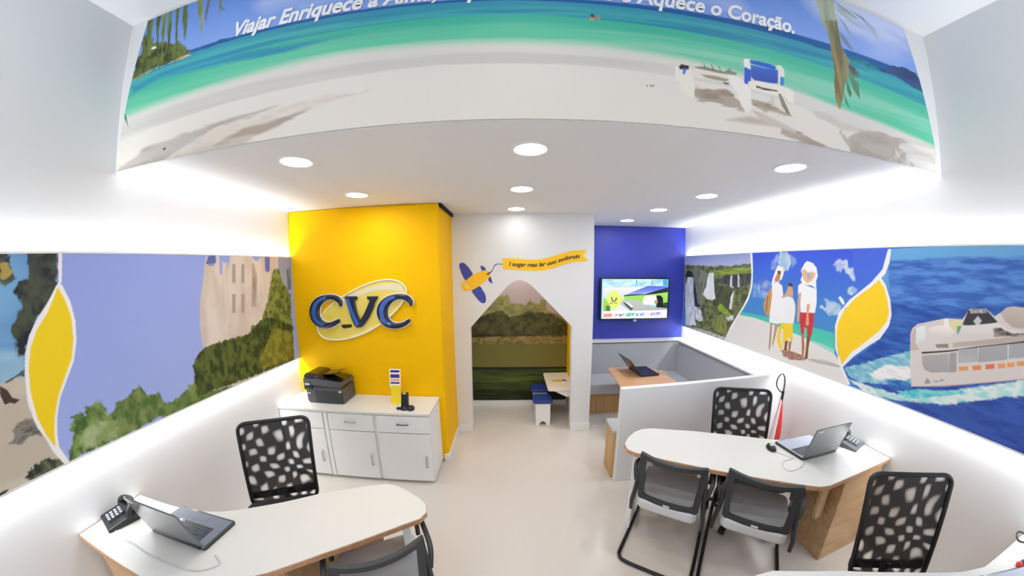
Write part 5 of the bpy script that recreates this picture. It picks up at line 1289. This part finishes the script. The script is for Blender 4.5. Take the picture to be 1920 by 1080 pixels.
tag(obj('charger_bundle', MB().tube(smooth_path([(1.79, 3.48, .71), (1.83, 3.50, .725), (1.85, 3.46, .712), (1.87, 3.50, .73), (1.83, 3.53, .712), (1.86, 3.55, .72), (1.80, 3.56, .712)], 5), .006, 7), mat('beige_rubber', 'c4b2a6', .5), smooth=True), 'small beige cable bundle beside the black laptop on the booth table', 'cable')

# ---- umbrella standing in the corner behind the office chair
um = thing('umbrella', 'furled red and white umbrella with a black loop, by the wall end of the partition', 'umbrella', (2.46, 2.30, 0))
um.rotation_euler = (0, 0, 0)
obj('red_canopy', MB().loft([[(.0 + r_ * math.cos(a) * 1.0, r_ * .6 * math.sin(a), z_) for a in [2 * PI * k / 14 for k in range(14)]] for r_, z_ in ((.006, .84), (.022, .75), (.042, .62), (.056, .48), (.058, .36), (.045, .2), (.02, .05), (.006, .0))]), red_m, um, smooth=True)
obj('white_fold', MB().loft([[(-.012 - r_ * .75 + r_ * .5 * math.cos(a), -.012 + r_ * .5 * math.sin(a), z_) for a in [2 * PI * k / 10 for k in range(10)]] for r_, z_ in ((.005, .82), (.018, .72), (.034, .60), (.048, .44), (.034, .2))]), white_m, um, smooth=True)
obj('shaft', MB().tube([(0, 0, .80), (.002, 0, .90)], .011, 8), blackm, um)
obj('loop_strap', MB().tube(smooth_path([(.002, 0, .89), (.004, 0, .97), (-.01, 0, 1.035), (-.045, 0, 1.065), (-.085, 0, 1.03), (-.09, 0, .97), (-.06, 0, .92), (-.015, 0, .885)], 5), .006, 8), mat('grey_strap', '3a3f41', .6), um, smooth=True)

# ================================================================== PLAY ROOM
kt = thing('kids_table', 'small white wall-mounted play table beside the yellow wall of the play room', 'table', (.62, 3.9, 0))
obj('tabletop', MB().prism(rounded([(.43, 3.60), (.775, 3.60), (.775, 4.235), (.43, 4.235)], [.04, 0, 0, .03], 4), .475, .50), mat('cream_laminate', 'e8dfcf', .4), kt, bevel=.004, **W3)
obj('bracket', MB().prism([(.50, .475), (.775, .475), (.775, .385), (.66, .395)], 3.62, 3.64, 'xz'), lam2, kt, **W3)
obj('bracket', MB().prism([(.50, .475), (.775, .475), (.775, .385), (.66, .395)], 4.19, 4.21, 'xz'), lam2, kt, **W3)
o = obj('printed_pattern', MB().prism([(.50, 3.88), (.62, 3.86), (.70, 3.90), (.66, 3.95), (.54, 3.94)], .50, .5012), mat('gold_print', 'd2b450', .5), kt, **W3)
o = obj('printed_bird', MB().prism([(.66, 3.90), (.72, 3.87), (.70, 3.92), (.68, 3.97)], .50, .5015), dec_b, kt, **W3)
def make_stool(label, loc):
    t = thing('kids_stool', label, 'stool', loc, 0, 'white kids stools with blue pads')
    w_, d_, h_ = .185, .20, .30
    side = [(-w_ / 2, 0), (-.045, 0)] + [(.045 * math.cos(a), .055 * math.sin(a)) for a in [PI - PI * k / 8 for k in range(9)]][1:-1] + [(.045, 0), (w_ / 2, 0), (w_ / 2, h_), (-w_ / 2, h_)]
    obj('body', MB().prism(side, -d_ / 2, -d_ / 2 + .02, 'xz').prism(side, d_ / 2 - .02, d_ / 2, 'xz').bb(-w_ / 2, -w_ / 2 + .02, -d_ / 2 + .02, d_ / 2 - .02, .07, h_).bb(w_ / 2 - .02, w_ / 2, -d_ / 2 + .02, d_ / 2 - .02, .07, h_), lam2, t)
    obj('seat_pad', MB().prism(rounded([(-.125, -.12), (.125, -.12), (.125, .12), (-.125, .12)], .05, 5), h_, h_ + .045), blue_pad, t, bevel=.015, seg=3)
    return t
s0 = make_stool('white box stool with blue pad, nearer of the two by the play table', (.375, 3.735, 0))
dup(s0, 'white box stool with blue pad, farther back under the play table', (.37, 4.09, 0))
